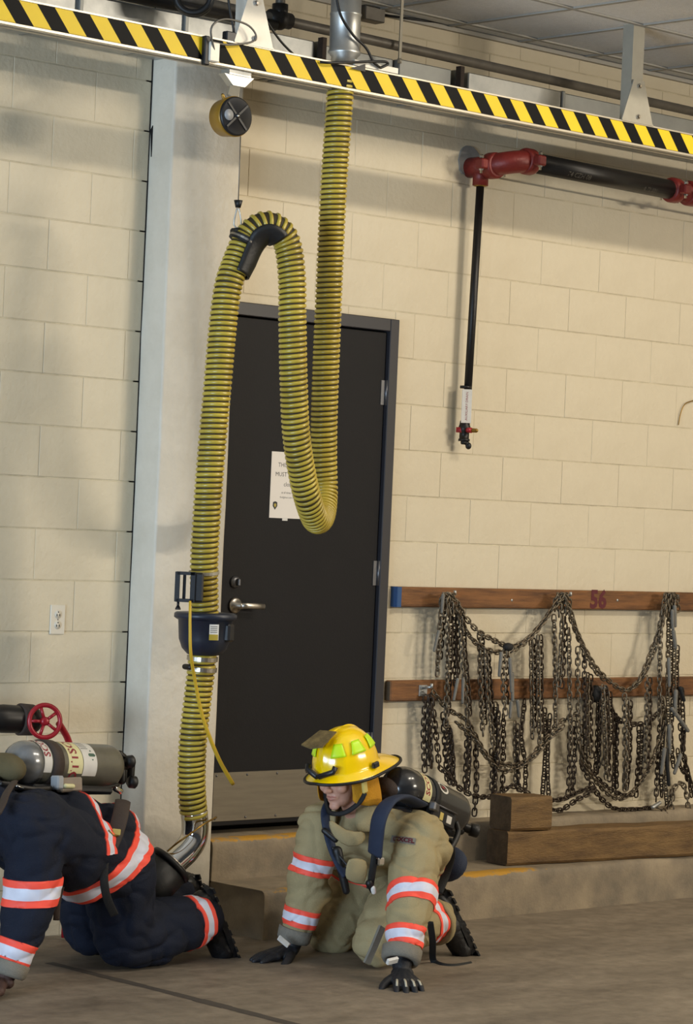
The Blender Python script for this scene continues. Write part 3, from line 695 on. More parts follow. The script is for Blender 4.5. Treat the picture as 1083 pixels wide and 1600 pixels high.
# disconnect housing with its flange
ih = along(319, 975, 0.71); hc = path[ih]
c = at(320, 962, 0.71); hous = MB()
hous.lathe([(0.012, 0.03), (0.012, 0.112), (0.006, 0.120), (-0.008, 0.121), (-0.014, 0.112), (-0.018, 0.104), (-0.09, 0.099), (-0.125, 0.086), (-0.148, 0.064), (-0.152, 0.03)], (c[0]+0.004, c[1], c[2]), (0, 0, 1), 36)
hb = hous.build('disconnect_housing', 'navy_plastic', hs)
lb = at(327, 994, 0.83); R = basis((0.55, -0.83, 0), (0, 0, 1))
def onh(q, z, r): return (c[0]+0.004+math.cos(q)*r, c[1]+math.sin(q)*r, c[2]+z)
qa = math.atan2(-0.72, -0.42)
def arc(q0, q1, z0, z1, r0, mt, name, par):
    r0 = r0+0.002
    m = MB(); vs = []; k = 6
    for i in range(k+1):
        q = q0+(q1-q0)*i/k; vs += [onh(q, z0, r0), onh(q, z1, r0)]
    m.add(vs, [(2*i, 2*i+2, 2*i+3, 2*i+1) for i in range(k)], 0, True); return m.build(name, mt, par)
arc(qa-0.02, qa+0.34, -0.088, -0.028, 0.1035, 'label_white', 'printed_label', hb); arc(qa-0.02, qa+0.32, -0.088, -0.066, 0.1040, 'device_yellow', 'label_stripe', hb)
for kk in range(4): arc(qa+0.02, qa+0.28, -0.038-0.007*kk, -0.036-0.007*kk, 0.1041, 'ink', 'label_print', hb)
MB().bbox(onh(qa+0.95, -0.06, 0.100), (0.05, 0.03, 0.07), 0.008, basis((-math.sin(qa+0.95), math.cos(qa+0.95), 0), (0, 0, 1))).build('release_grip', 'black_plastic', hb)
for k_, (px_, py_) in enumerate(((318, 1030), (314, 1046))):
    ring_at(along(px_, py_, 0.70), HR+0.010, 0.008, 'hose_clamp', 'brushed_steel')
cs = at(293, 1042, 0.74); MB().cap(cs-Vector((0.0, 0.015, 0)), cs+Vector((0, 0.015, 0)), 0.011, n=10).build('clamp_screw', 'black_steel_pipe', hs)
cs = at(300, 880, 0.72); ring_at(along(319, 893, 0.72), HR+0.0085, 0.006, 'hose_clamp', 'grey_post')
# parking bracket clamped to the hose
bk = thing('parking_bracket', 'black slotted metal bracket clamped to the hose above the round housing', 'bracket', tuple(at(292, 918, 0.74)))
m = MB(); b0 = at(292, 917, 0.77); RB = basis((0.75, -0.66, 0), (0, 0, 1))
for dx in (-0.036, 0.022): m.box(tuple(b0+RB @ Vector((dx, 0, 0))), (0.018, 0.05, 0.112), RB)
for dz in (-0.051, 0.051): m.box(tuple(b0+RB @ Vector((-0.005, 0, dz))), (0.07, 0.05, 0.012), RB)
m.box(tuple(b0+RB @ Vector((-0.010, 0.02, 0.0))), (0.012, 0.008, 0.10), RB); m.bbox(tuple(b0+RB @ Vector((0.042, 0.01, 0))), (0.04, 0.05, 0.11), 0.006, RB)
m.build('bracket_frame', 'black_plastic', bk)
m = MB(); q0 = b0+RB @ Vector((-0.030, 0, -0.057)); m.cyl(q0, q0-Vector((0, 0, 0.018)), 0.005, n=8); m.lathe([(0, 0.006), (0.010, 0.011), (0.014, 0.011)], q0-Vector((0, 0, 0.016)), (0, 0, -1), 10); m.build('thumb_screw', 'black_plastic', bk)
# yellow release cord
cp = [at(*q) for q in ((297, 940, 0.80), (297, 958, 0.83), (297, 980, 0.835), (298, 1020, 0.83), (304, 1060, 0.79), (314, 1110, 0.77), (327, 1150, 0.76), (344, 1190, 0.74), (364, 1225, 0.72))]
MB().tube(spline(cp, 8), [0.0052+0.0028*min(1, i/60) for i in range(len(cp)*8-7)], 8).build('release_cord', 'cord_yellow', hs, 'yellow cord hanging free in front of the hose')
# polished elbow and rubber tailpipe cone
ep = [at(*q) for q in ((303, 1268, 0.66), (305, 1290, 0.66), (302, 1312, 0.66), (290, 1330, 0.66), (276, 1343, 0.655), (262, 1356, 0.65))]
es = spline(ep, 8); MB().tube(es, 0.052, 24).build('elbow_pipe', 'bright_steel', hs)
ed = (at(240, 1382, 0.63)-at(276, 1343, 0.655)).normalized(); e0 = at(266, 1352, 0.65)
MB().lathe([(-0.012, 0.055), (-0.012, 0.088), (0.0, 0.092), (0.012, 0.088), (0.012, 0.06)], e0, ed, 30).build('cone_rim', 'black_rubber', hs)
MB().lathe([(-0.020, 0.066), (-0.016, 0.074), (-0.011, 0.074), (-0.010, 0.05)], e0, ed, 30).build('cone_clamp', 'brushed_steel', hs)
MB().lathe([(0.0, 0.06), (0.01, 0.084), (0.10, 0.085), (0.17, 0.082), (0.172, 0.07)], e0, ed, 30).build('rubber_cone', 'black_rubber', hs)
MB().tube(spline([at(*q) for q in ((338, 1277, 0.70), (318, 1288, 0.74), (296, 1304, 0.735), (276, 1318, 0.70), (262, 1330, 0.66))], 6), 0.004, 6).build('pull_wire', 'brass', hs)

# ------------------------------------------------------------------ red sprinkler pipe on the wall
sp = thing('sprinkler_pipe', 'thick black pipe with red grooved couplings under the rail', 'pipe', tuple(at(745, 255, 0.1)))
ec = at(741, 252, 0.03)
m = MB(); vs = []
for k in range(20): q = 2*PI*k/20; r = 0.070*(1+0.2*noise.noise(Vector((math.cos(q)*2, math.sin(q)*2, 5)))); vs.append((ec[0]-0.005+r*math.cos(q), -0.001, ec[2]+r*math.sin(q)))
m.poly(vs, (0, -0.007, 0)); m.build('wall_patch', 'patch_plaster', sp)
tc_ = Vector((ec[0], -0.075, ec[2]-0.028))
m = MB(); m.cyl((tc_[0], 0.0, tc_[2]), (tc_[0], -0.13, tc_[2]), 0.046, n=20); m.cyl(tc_, tc_-Vector((0, 0, 0.085)), 0.036, n=18); m.build('tee_body', 'red_iron', sp)
def coupling(p, axis, r=0.056, name='pipe_coupling'):
    a = Vector(axis).normalized(); m = MB()
    m.lathe([(-0.030, r-0.01), (-0.030, r), (-0.018, r+0.004), (0.018, r+0.004), (0.030, r), (0.030, r-0.01)], Vector(p), a, 24)
    side = a.cross(Vector((0, 0, 1))).normalized()
    cpl = None
    for s_ in (-1, 1): m.bbox(tuple(Vector(p)+side*s_*(r+0.018)), (0.05, 0.04, 0.045), 0.006, basis(a, (0, 0, 1)))
    cpl = m.build(name, 'red_iron', sp)
    for s_ in (-1, 1):
        b = MB(); q = Vector(p)+side*s_*(r+0.02); b.cyl(q-Vector((0, 0, 0.042)), q+Vector((0, 0, 0.042)), 0.006, n=8)
        for dz in (-0.030, 0.026): b.lathe([(0, 0.011), (0.01, 0.011)], q+Vector((0, 0, dz)), (0, 0, 1), 6, smooth=False)
        b.build('coupling_bolt', 'bright_steel', cpl)
PYY = -0.245
pz0 = ec[2]-0.03
coupling((tc_[0], -0.150, tc_[2]), (0, 1, 0))
p830, p1045 = at(832, 254, -PYY), at(1045, 296, -PYY)
pd = (p1045-p830).normalized()
m = MB(); eb = []
for k in range(9):
    q = PI/2*k/8; eb.append(Vector((tc_[0]+(0.11)*(1-math.cos(q)), -0.135-0.11*math.sin(q), tc_[2]+(p830[2]-tc_[2])*k/8)))
eb.append(p830-pd*0.05); m.tube(eb, 0.051, 20); m.build('elbow', 'red_iron', sp)
coupling(p830-pd*0.03, pd)
MB().cyl(p830-pd*0.02, p1045, 0.0455, n=24).build('pipe_run', 'black_steel_pipe', sp)
coupling(p1045+pd*0.035, pd); coupling(p1045+pd*0.16, pd)
MB().cyl(p1045, p1045+pd*1.2, 0.047, n=22).build('pipe_run', 'red_iron', sp)
# stencilled marks on the pipe
tm = MB(); pu = Vector((0, -0.55, -0.83)); pn = pd.cross(pu)
def onpipe(base):
    def f(a, b):
        q = b/0.046-0.62; n_ = Vector((0, -1, 0))*math.cos(q)+Vector((0, 0, 1))*math.sin(q); return p830+pd*(base+a)+n_*0.0462
    return f
text_on(tm, '74 CZH 08', 0.034, onpipe(0.28)); text_on(tm, '0 72 021', 0.028, onpipe(0.78)); tm.build('stencil_marks', 'grey_pipe', sp)
# small drain line with its label and valve
dt, db_ = Vector((tc_[0], -0.075, tc_[2]-0.08)), None
db_ = at(727.5, 607, 0.062); bt = at(728, 660, 0.062)
MB().lathe([(0, 0.03), (0.012, 0.03), (0.014, 0.02)], dt+Vector((0, 0, 0.004)), (0, 0, -1), 16).build('reducer_ring', 'brass', sp)
MB().cyl(dt, bt-Vector((0, 0, 0.03)), 0.018, n=16).build('drain_pipe', 'black_steel_pipe', sp)
ld = (db_-bt).normalized()
MB().lathe([(0, 0.026), (0.012, 0.026)], db_, (0, 0, 1), 14).build('pipe_collar', 'black_steel_pipe', sp)
dl = MB(); ln = Vector((-0.55, -0.83, 0)).normalized(); ls = Vector((0.83, -0.55, 0))
lcn = (db_+bt)/2+Vector((0, 0, -0.004)); dl.bbox(tuple(lcn+ln*0.021), (0.046, 0.004, 0.152), 0.001, basis(ls, (0, 0, 1)))
dlo = dl.build('drain_label', 'label_white', sp)
m = MB(); text_on(m, 'AUXILIARY DRAIN', 0.0155, lambda a, b: lcn+ln*0.0235+Vector((0, 0, 1))*a-ls*b); m.build('drain_lettering', 'label_red', dlo)
vb = at(726, 668, 0.062); m = MB(); m.lathe([(0.03, 0.021), (0.012, 0.024), (0.0, 0.028), (-0.015, 0.028), (-0.025, 0.022), (-0.05, 0.022), (-0.052, 0.026), (-0.062, 0.026)], vb, (0, 0, 1), 16); m.build('drain_valve', 'black_steel_pipe', sp)
m = MB(); sv_ = Vector((0.727, -0.687, 0)); q0 = vb+Vector((0, -0.02, -0.012)); m.tube([q0+sv_*-0.052, q0+sv_*0.02], 0.01, 8, flat=(0.013, 0.008), ref=(0, 0, 1)); m.cap(q0, q0+ln*0.02, 0.012); m.build('valve_handle', 'red_valve', sp)
MB().cap(q0+sv_*0.02, q0+sv_*0.038, 0.010, n=8).build('valve_nut', 'brass', sp)
m = MB(); q1 = vb+Vector((0, 0, -0.066)); m.tube(spline([q1+Vector((-0.014, 0, 0)), q1+sv_*0.01+Vector((0, 0, -0.002)), q1+sv_*0.02+Vector((0, 0, -0.014))], 6), 0.011, 10); m.ell(q1+sv_*0.021+Vector((0, 0, -0.016)), (0.014, 0.014, 0.016)); m.build('drain_elbow', 'black_rubber', sp)

# red handwheel valve at the far left
hv_ = thing('handwheel_valve', 'dark wall pipe with a red spoked handwheel at far left', 'valve', tuple(at(70, 1127, 0.2)))
vc = at(70, 1127, 0.30); m = MB(); ax = Vector((0.80, -0.58, 0.0)).normalized(); axp = Vector((1, -0.12, -0.05)).normalized()
pe = at(50, 1125, 0.22)
m.lathe([(-0.6, 0.05), (-0.22, 0.05), (-0.20, 0.038), (-0.19, 0.048), (-0.13, 0.055), (0.0, 0.052), (0.02, 0.045)], pe, axp, 24); m.build('valve_body', 'black_steel_pipe', hv_)
MB().lathe([(-0.06, 0.058), (-0.055, 0.062), (-0.0, 0.060), (0.01, 0.05)], pe, axp, 24).build('end_collar', 'strap_brown', hv_)
m = MB(); wn = Vector((-0.30, -0.95, 0.08)).normalized(); wu = (Vector((0, 0, 1))-wn*wn[2]).normalized(); wv = wn.cross(wu)
wc = vc
m.tube([wc+(wu*math.cos(q)+wv*math.sin(q))*0.062 for q in np.linspace(0, 2*PI, 32, endpoint=False)], 0.0095, 10, closed=True)
for k in range(5):
    q = 2*PI*k/5+0.3; dd = wu*math.cos(q)+wv*math.sin(q); m.tube([wc+dd*0.01, wc+dd*0.058], 0.0065, 8)
m.lathe([(-0.015, 0.017), (0.008, 0.017), (0.012, 0.010)], wc, wn, 14); m.build('handwheel', 'red_valve', hv_)
MB().cyl(wc-wn*0.13, wc, 0.012, n=10).build('valve_stem', 'black_steel_pipe', hv_)
MB().tube(spline([at(*q) for q in ((92, 1130, 0.12), (98, 1140, 0.11), (106, 1155, 0.10), (110, 1175, 0.10), (111, 1230, 0.10))]+[V_ for V_ in (Vector((at(111, 1230, 0.10)[0], -0.10, 0.35)), Vector((at(111, 1230, 0.10)[0], -0.10, 0.01)))], 8), 0.0135, 12).build('drain_tube', 'red_valve', hv_)

single(MB().tube(spline([at(*q) for q in ((1092, 624, 0.008), (1080, 627, 0.010), (1070, 632, 0.010), (1064, 645, 0.009), (1060, 664, 0.005))], 6), 0.0028, 6), 'wall_wire', 'brass', 'thin bent wire stub on the bare wall at the right edge', 'wire')
# ------------------------------------------------------------------ boards with brackets
def board(name, label, z, h_, x0, x1, blue):
    t = thing(name, label, 'board', (x0, -0.02, z-h_/2))
    BT = 0.040
    MB().bbox(((x0+x1)/2, -BT/2, z), (x1-x0, BT, h_), 0.005).build('plank', 'board_wood', t)
    if blue:
        m = MB(); m.box((x0-0.001, -BT/2, z), (0.003, BT+0.002, h_+0.002)); m.box((x0+0.012, -BT-0.001, z), (0.024, 0.002, h_)); m.build('painted_end', 'blue_paint', t)
    else: MB().box((x0-0.001, -BT/2, z), (0.003, BT-0.01, h_-0.008)).build('end_grain', 'timber_end', t)
    return t, BT
zt = 1.305+0.105-0.04; zt = (at(612, 918, 0.04)[2]+at(612, 947, 0.04)[2])/2; ht = 0.089
b1, BT = board('wall_board', 'upper brown wall board with a blue end and maroon 56', zt, ht, at(616, 932, 0.02)[0], 4.6, True)
zl = (at(610, 1064, 0.04)[2]+at(610, 1096, 0.04)[2])/2
b2_, BT = board('wall_board', 'lower brown wall board, mostly hidden behind chains', zl, 0.092, at(606, 1080, 0.02)[0], 4.6, False)
x56 = at(935, 940, 0.041)[0]; m = MB(); text_on(m, '56', 0.118, lambda a, b: (x56+a*1.0, -BT-0.0012, zt+b), 0, 0.0045); m.build('stencil_number', 'maroon_paint', b1)
for px_ in (800, 965): MB().lathe([(0, 0.007), (0.002, 0.006)], at(px_, 938, BT), (0, -1, 0), 8).build('screw', 'galvanised', b1)

# ------------------------------------------------------------------ tyre chains on the boards
def link_mesh(name, mt):
    """one oval link, long axis on x"""
    m = MB(); pts = []
    for k in range(12):
        q = 2*PI*k/12; pts.append(Vector((0.0105*math.cos(q)+(0.0085 if math.cos(q) > 0.01 else -0.0085 if math.cos(q) < -0.01 else 0), 0.0105*math.sin(q), 0)))
    m.tube(pts, 0.0039, 5, closed=True, ref=(0, 0, 1)); me = m.mesh(name); me.materials.append(MATS[mt]); return me
LM = {'chain_steel': link_mesh('link', 'chain_steel'), 'chain_dark': link_mesh('link', 'chain_dark')}
def C7(cx, cy, P): return at(590+cx/2.197, 880+cy/2.197, P)
def strand(par, pts, mt, P, sag=True):
    base = Vector(ORG[par.name]); pp = [C7(*q, P+0.012*noise.noise(Vector((q[0]*0.05, q[1]*0.02, P*50)))) for q in pts]
    pp = resample(spline(pp, 8) if len(pp) > 2 else pp, 0.0265); tw = random.uniform(0, PI)
    for i in range(len(pp)-1):
        c = (pp[i]+pp[i+1])/2; d = (pp[i+1]-pp[i]).normalized(); hv = Vector((0, -1, 0)) if abs(d[1]) < 0.8 else Vector((1, 0, 0))
        ang = tw+(PI/2 if i % 2 else 0)+random.uniform(-0.25, 0.25)
        R = basis(d, hv) @ Matrix.Rotation(ang, 3, 'X')
        o = bpy.data.objects.new('link', LM[mt]); COL.objects.link(o); o.parent = par
        Mx = R.to_4x4(); Mx.translation = c-base; o.matrix_local = Mx
def grip(par, a, b, P, r=0.012, mt='grip_grey'):
    MB().cap(C7(*a, P), C7(*b, P), r, r*0.8, 10).build('rubber_tensioner', mt, par)
def hook(par, cx, cy, w_=0.05):
    p = C7(cx, cy, BT); m = MB(); m.bbox((p[0], -BT-0.002, p[2]), (w_, 0.004, 0.05), 0.001); m.cyl((p[0], -BT, p[2]+0.012), (p[0], -BT-0.055, p[2]+0.020), 0.007, n=8); m.cyl((p[0], -BT-0.055, p[2]+0.014), (p[0], -BT-0.055, p[2]+0.035), 0.007, n=8); m.build('wall_hook', 'galvanised', par)
G = 'tyre chains hung on the wall boards'
cA = thing('tire_chain', 'rusty tyre chain draped from the left hook to the middle hook of the upper board', 'chain', tuple(C7(420, 120, 0.09)), G)
hook(cA, 235, 118); hook(cA, 632, 122)
strand(cA, [(240, 112), (278, 140), (297, 180), (350, 237), (425, 277), (448, 288)], 'chain_steel', 0.105)
strand(cA, [(245, 120), (285, 190), (310, 240), (345, 280), (400, 305), (445, 300)], 'chain_steel', 0.115)
strand(cA, [(448, 290), (500, 270), (540, 236), (590, 172), (632, 112)], 'chain_steel', 0.11)
strand(cA, [(460, 305), (515, 265), (560, 215), (605, 150), (640, 112)], 'chain_steel', 0.12)
for pts, mt, P in (([(222, 130), (212, 250), (205, 385)], 'chain_steel', 0.10), ([(243, 160), (240, 360), (235, 560)], 'chain_steel', 0.11), ([(263, 150), (266, 300), (268, 440)], 'chain_dark', 0.09),
                   ([(283, 165), (294, 330), (306, 470), (312, 560)], 'chain_steel', 0.12), ([(350, 240), (354, 420), (362, 590)], 'chain_steel', 0.10), ([(371, 296), (380, 440), (398, 640)], 'chain_steel', 0.115),
                   ([(437, 300), (432, 420), (440, 520)], 'chain_steel', 0.13), ([(527, 262), (530, 430), (532, 600)], 'chain_steel', 0.10), ([(552, 250), (553, 420), (557, 620)], 'chain_steel', 0.115)):
    strand(cA, pts, mt, P); strand(cA, [(a+9, b) for a, b in pts[:-1]]+[(pts[-1][0]+7, pts[-1][1]-40)], 'chain_dark', P-0.022)
for a, b in (((225, 110), (221, 168)), ((210, 235), (195, 300)), ((275, 400), (262, 468)), ((294, 400), (292, 478))): grip(cA, a, b, 0.125, 0.0085, 'grip_grey')
for a, b in (((425, 310), (418, 385)), ((455, 330), (460, 440)), ((462, 380), (464, 470)), ((459, 480), (455, 528)), ((481, 475), (486, 525))): grip(cA, a, b, 0.14, 0.0095, 'grip_grey')
MB().ell(C7(448, 288, 0.13), (0.028, 0.022, 0.020)).build('knotted_strap', 'strap_black', cA)
cB = thing('tire_chain', 'tyre chain dipping from the middle hook to the right hook of the upper board', 'chain', tuple(C7(820, 120, 0.09)), G)
hook(cB, 1000, 130)
strand(cB, [(636, 112), (662, 160), (684, 235), (735, 335), (785, 395), (850, 436), (900, 405), (930, 350), (955, 285), (972, 200), (985, 130)], 'chain_steel', 0.11)
strand(cB, [(640, 118), (668, 200), (705, 290), (745, 365), (780, 400)], 'chain_steel', 0.125)
strand(cB, [(868, 432), (905, 390), (940, 300), (968, 230), (992, 130)], 'chain_steel', 0.10)
for pts, mt, P in (([(606, 180), (610, 360), (612, 560)], 'chain_steel', 0.11), ([(634, 180), (630, 300), (622, 420)], 'chain_steel', 0.12), ([(657, 225), (660, 450), (664, 640)], 'chain_steel', 0.12), ([(688, 290), (688, 450), (696, 640)], 'chain_steel', 0.11),
                   ([(710, 300), (712, 460), (716, 640)], 'chain_dark', 0.12), ([(722, 380), (722, 560), (726, 660)], 'chain_steel', 0.10), ([(773, 420), (780, 580), (786, 740)], 'chain_steel', 0.12), ([(788, 440), (792, 580), (775, 690)], 'chain_steel', 0.10),
                   ([(848, 450), (850, 620), (850, 780)], 'chain_steel', 0.12), ([(858, 470), (856, 640), (846, 770)], 'chain_steel', 0.11), ([(926, 390), (924, 560), (918, 700)], 'chain_steel', 0.12), ([(988, 140), (972, 250), (968, 420), (968, 540)], 'chain_steel', 0.13),
                   ([(1000, 140), (998, 300), (996, 450)], 'chain_steel', 0.10), ([(1020, 280), (1018, 400), (1022, 520)], 'chain_steel', 0.11)):
    strand(cB, pts, mt, P)
    if pts[-1][1]-pts[0][1] < 330: strand(cB, [(a+10, b+6) for a, b in pts], 'chain_dark', P-0.02)
for a, b in (((1012, 165), (1014, 225)), ((1020, 150), (1022, 215)), ((1016, 235), (1024, 290)), ((1000, 330), (1002, 420))): grip(cB, a, b, 0.13, 0.0105, 'grip_grey')
cC = thing('tire_chain', 'dark tyre chain hanging from the left hook of the lower board', 'chain', tuple(C7(400, 450, 0.06)), G)
hook(cC, 155, 437)
for par, hx_ in ((cA, 240), (cB, 632), (cB, 1004)):
    for dx, dl, P in ((-14, 50, 0.105), (0, 70, 0.115), (12, 58, 0.10)): strand(par, [(hx_+dx-9, 112+dl), (hx_+dx-4, 112), (hx_+dx+6, 108), (hx_+dx+12, 116), (hx_+dx+16, 112+dl*0.9)], 'chain_steel', P)
strand(cC, [(190, 440), (240, 500), (305, 540), (350, 620), (385, 670), (430, 690), (500, 686), (545, 645), (580, 590), (625, 548), (690, 515)], 'chain_steel', 0.09)
strand(cC, [(270, 545), (330, 600), (370, 660), (425, 712), (480, 702), (540, 660), (590, 600), (640, 560)], 'chain_steel', 0.10)
for pts, mt, P in (([(165, 455), (158, 580), (162, 715)], 'chain_dark', 0.07), ([(176, 455), (172, 600), (176, 690)], 'chain_dark', 0.08), ([(183, 450), (198, 560), (212, 700)], 'chain_dark', 0.08), ([(225, 515), (232, 640), (240, 745)], 'chain_dark', 0.07), ([(242, 560), (250, 660), (252, 750)], 'chain_dark', 0.08),
                   ([(308, 550), (306, 660), (300, 775)], 'chain_dark', 0.07), ([(336, 620), (340, 740), (332, 865)], 'chain_dark', 0.07), ([(392, 640), (396, 710), (392, 795)], 'chain_dark', 0.08), ([(405, 480), (406, 580), (402, 680)], 'chain_steel', 0.09), ([(432, 520), (432, 640), (428, 790)], 'chain_dark', 0.07),
                   ([(472, 545), (472, 640), (476, 770)], 'chain_steel', 0.075), ([(505, 470), (494, 600), (508, 690), (506, 795)], 'chain_dark', 0.07), ([(574, 500), (576, 640), (566, 805)], 'chain_dark', 0.07), ([(592, 520), (584, 660), (588, 815)], 'chain_dark', 0.085)):
    strand(cC, pts, mt, P)
    if pts[-1][1]-pts[0][1] < 240: strand(cC, [(a+9, b+10) for a, b in pts], 'chain_dark', P+0.02)
strand(cC, [(212, 700), (250, 735), (285, 775), (340, 800), (400, 800), (435, 780), (462, 764), (500, 782), (545, 805)], 'chain_dark', 0.09)
cD = thing('tire_chain', 'dark tyre chain hanging low from the right part of the lower board, above the timbers', 'chain', tuple(C7(820, 450, 0.06)), G)
hook(cD, 752, 440)
strand(cD, [(690, 610), (712, 690), (760, 760), (825, 808), (880, 780), (930, 710), (965, 620), (985, 540), (975, 460)], 'chain_steel', 0.09)
strand(cD, [(695, 680), (735, 760), (775, 815), (815, 842), (880, 845), (945, 838)], 'chain_dark', 0.10)
strand(cD, [(700, 640), (740, 720), (790, 770), (840, 795), (880, 795)], 'chain_dark', 0.08)
strand(cD, [(798, 480), (812, 520), (840, 545), (880, 553), (930, 545), (975, 500)], 'chain_dark', 0.085)
strand(cD, [(590, 815), (640, 808), (690, 785), (742, 768)], 'chain_dark', 0.10); strand(cD, [(592, 843), (630, 848), (680, 815), (725, 790), (745, 770)], 'chain_dark', 0.11)
for pts, mt, P in (([(660, 560), (660, 700), (654, 800)], 'chain_dark', 0.07), ([(674, 545), (676, 680), (668, 795)], 'chain_dark', 0.08), ([(700, 540), (704, 620), (700, 690)], 'chain_dark', 0.08), ([(757, 460), (756, 580), (748, 725)], 'chain_dark', 0.07), ([(764, 470), (762, 600), (756, 720)], 'chain_dark', 0.08), ([(818, 520), (814, 640), (812, 780)], 'chain_dark', 0.07), ([(824, 530), (820, 650), (820, 770)], 'chain_dark', 0.08),
                   ([(898, 560), (896, 660), (888, 800)], 'chain_dark', 0.07), ([(908, 560), (906, 660), (902, 740)], 'chain_dark', 0.08)):
    strand(cD, pts, mt, P)
MB().ell(C7(748, 448, 0.075), (0.03, 0.03, 0.042)).build('hook_wrap', 'strap_black', cD)
cE = thing('tire_chain', 'tangled bundle of tyre chain ends and grey grips hanging at the right edge', 'chain', tuple(C7(1010, 450, 0.06)), G)
for pts, mt, P in (([(970, 540), (962, 680), (956, 815)], 'chain_dark', 0.08), ([(985, 540), (975, 680), (975, 800)], 'chain_dark', 0.09), ([(996, 450), (1000, 600), (990, 760), (995, 850)], 'chain_steel', 0.10), ([(1012, 470), (1008, 600), (1016, 700)], 'chain_dark', 0.10), ([(1030, 430), (1040, 560), (1052, 660), (1066, 745)], 'chain_dark', 0.09),
                   ([(1045, 430), (1050, 560), (1050, 640)], 'chain_dark', 0.10), ([(1056, 560), (1046, 640), (1066, 720), (1078, 800)], 'chain_dark', 0.11), ([(1030, 640), (1040, 700), (1070, 740), (1090, 800)], 'chain_dark', 0.10), ([(1008, 870), (1016, 780), (1045, 755), (1062, 800), (1070, 880)], 'chain_steel', 0.12), ([(980, 870), (1002, 820), (1008, 780)], 'chain_steel', 0.12), ([(960, 840), (985, 850), (1000, 880)], 'chain_steel', 0.13)):
    strand(cE, pts, mt, P)
for a, b, mt in (((1003, 560), (1003, 650), 'grip_grey'), ((1012, 500), (1066, 575), 'grip_grey'), ((1024, 440), (1022, 520), 'grip_grey'), ((985, 640), (975, 720), 'grip_grey'), ((1040, 660), (1020, 720), 'grip_grey'), ((945, 838), (970, 822), 'galvanised'), ((990, 640), (1000, 760), 'strap_black'), ((1040, 430), (1052, 470), 'strap_black')): grip(cE, a, b, 0.13, 0.011, mt)

# ------------------------------------------------------------------ timbers on the lower step
def timber(name, label, p0, ang, L, H, Z0, seed):
    R = Matrix.Rotation(ang, 3, 'Z'); m = MB(); xs = np.linspace(0, L, max(4, int(L/0.06))); sec = [(-.5, .08), (-.5, .92), (-.44, 1), (.44, 1), (.5, .92), (.5, .08), (.44, 0), (-.44, 0)]; vs = []; fs = []
    for x in xs:
        for a, b in sec:
            d = 0.006*noise.noise(Vector((x*6+seed, a*3, b*3))); vs.append(Vector(p0)+R @ Vector((x, (a*H+d)+H/2, Z0+b*H+(d if b > 0.5 else 0))))
    k = len(sec)
    for i in range(len(xs)-1):
        for j in range(k): fs.append((i*k+j, i*k+(j+1) % k, (i+1)*k+(j+1) % k, (i+1)*k+j))
    m.add(vs, fs, 0, False); m.add([vs[i] for i in range(k)], [tuple(range(k-1, -1, -1))], 1, False); m.add([vs[(len(xs)-1)*k+i] for i in range(k)], [tuple(range(k))], 1, False)
    o = put(m.mesh(name, p0), name, ['timber_wood', 'timber_end']); o.location = p0; return tag(o, label, 'timber')
timber('timber_beam', 'long rough squared timber lying on the lower concrete step', (1.862, -0.372, 0), -0.115, 2.4, 0.150, 0.199, 1.0)
timber('timber_block', 'short squared timber block on top of the long timber\'s left end', (1.872, -0.372, 0), -0.14, 0.235, 0.152, 0.352, 5.0)
#PEOPLE
# ------------------------------------------------------------------ people
def V(*a): return Vector(a)
def glove(par, wrist, fdir, up, thumb, k=1.0, mt='glove_black', spread=0.10, light=None, cuff_to=None, curl=0.25):
    """gloved hand pressed on the floor: palm, four unequal bent fingers and a thumb leaving the side of the palm"""
    R = basis(fdir, up); sd = R @ V(0, 1, 0); sg = 1 if sd.dot(thumb) > 0 else -1
    def L(x, y, z): return Vector(wrist)+R @ V(x*k, y*k*sg, z*k)
    m = MB()
    kn = [L(0.092, 0.036, 0.012), L(0.098, 0.012, 0.016), L(0.094, -0.013, 0.014), L(0.084, -0.036, 0.008)]
    for q in kn: m.cap(L(0.012, 0, 0.014), q, 0.021*k, 0.0165*k)
    for a, b in zip(kn, kn[1:]): m.cap(a, b, 0.016*k)
    m.cap(L(0.01, 0.02, 0.008), L(0.01, -0.022, 0.008), 0.02*k)
    m.cap(L(0.012, 0.012, 0.012), L(0.055, 0.03, 0.004), 0.022*k, 0.019*k)
    tips = []
    for i, (q, ln) in enumerate(zip(kn, (0.070, 0.080, 0.074, 0.058))):
        sp_ = (1.5-i)*spread; d = R @ V(1, sp_*sg, 0.10).normalized(); d2 = R @ V(1, sp_*sg*0.9, -curl).normalized(); d3 = R @ V(1, sp_*sg*0.8, -curl*1.3).normalized()
        a = q+d*ln*0.45*k; b = a+d2*ln*0.32*k; c = b+d3*ln*0.25*k
        m.chain([q, a, b, c], [0.0142*k, 0.0132*k, 0.0122*k, 0.0102*k], 10); tips.append((q, a, b, c))
    t0 = L(0.030, 0.030, 0.0); t1 = L(0.060, 0.062, -0.002); t2 = L(0.088, 0.082, -0.006); t3 = L(0.108, 0.090, -0.010)
    m.chain([t0, t1, t2, t3], [0.020*k, 0.0165*k, 0.0142*k, 0.0115*k], 10)
    if cuff_to is not None: m.cap(L(0.0, 0, 0.016), cuff_to, 0.032*k, 0.046*k)
    o = put(shift(blob(m, 0.0036, 3), ORG[par.name]), 'glove', mt, par)
    if light:
        for q, a, b, c in tips:
            n_ = R @ V(0, 0, 1)
            MB().tube([q.lerp(a, 0.15)+n_*0.0115*k, a+n_*0.0125*k, b+n_*0.0105*k], 0.004, 6, flat=(0.0045*k, 0.003), ref=n_.cross(a-q)).build('knuckle_strip', light, o)
    return o, L
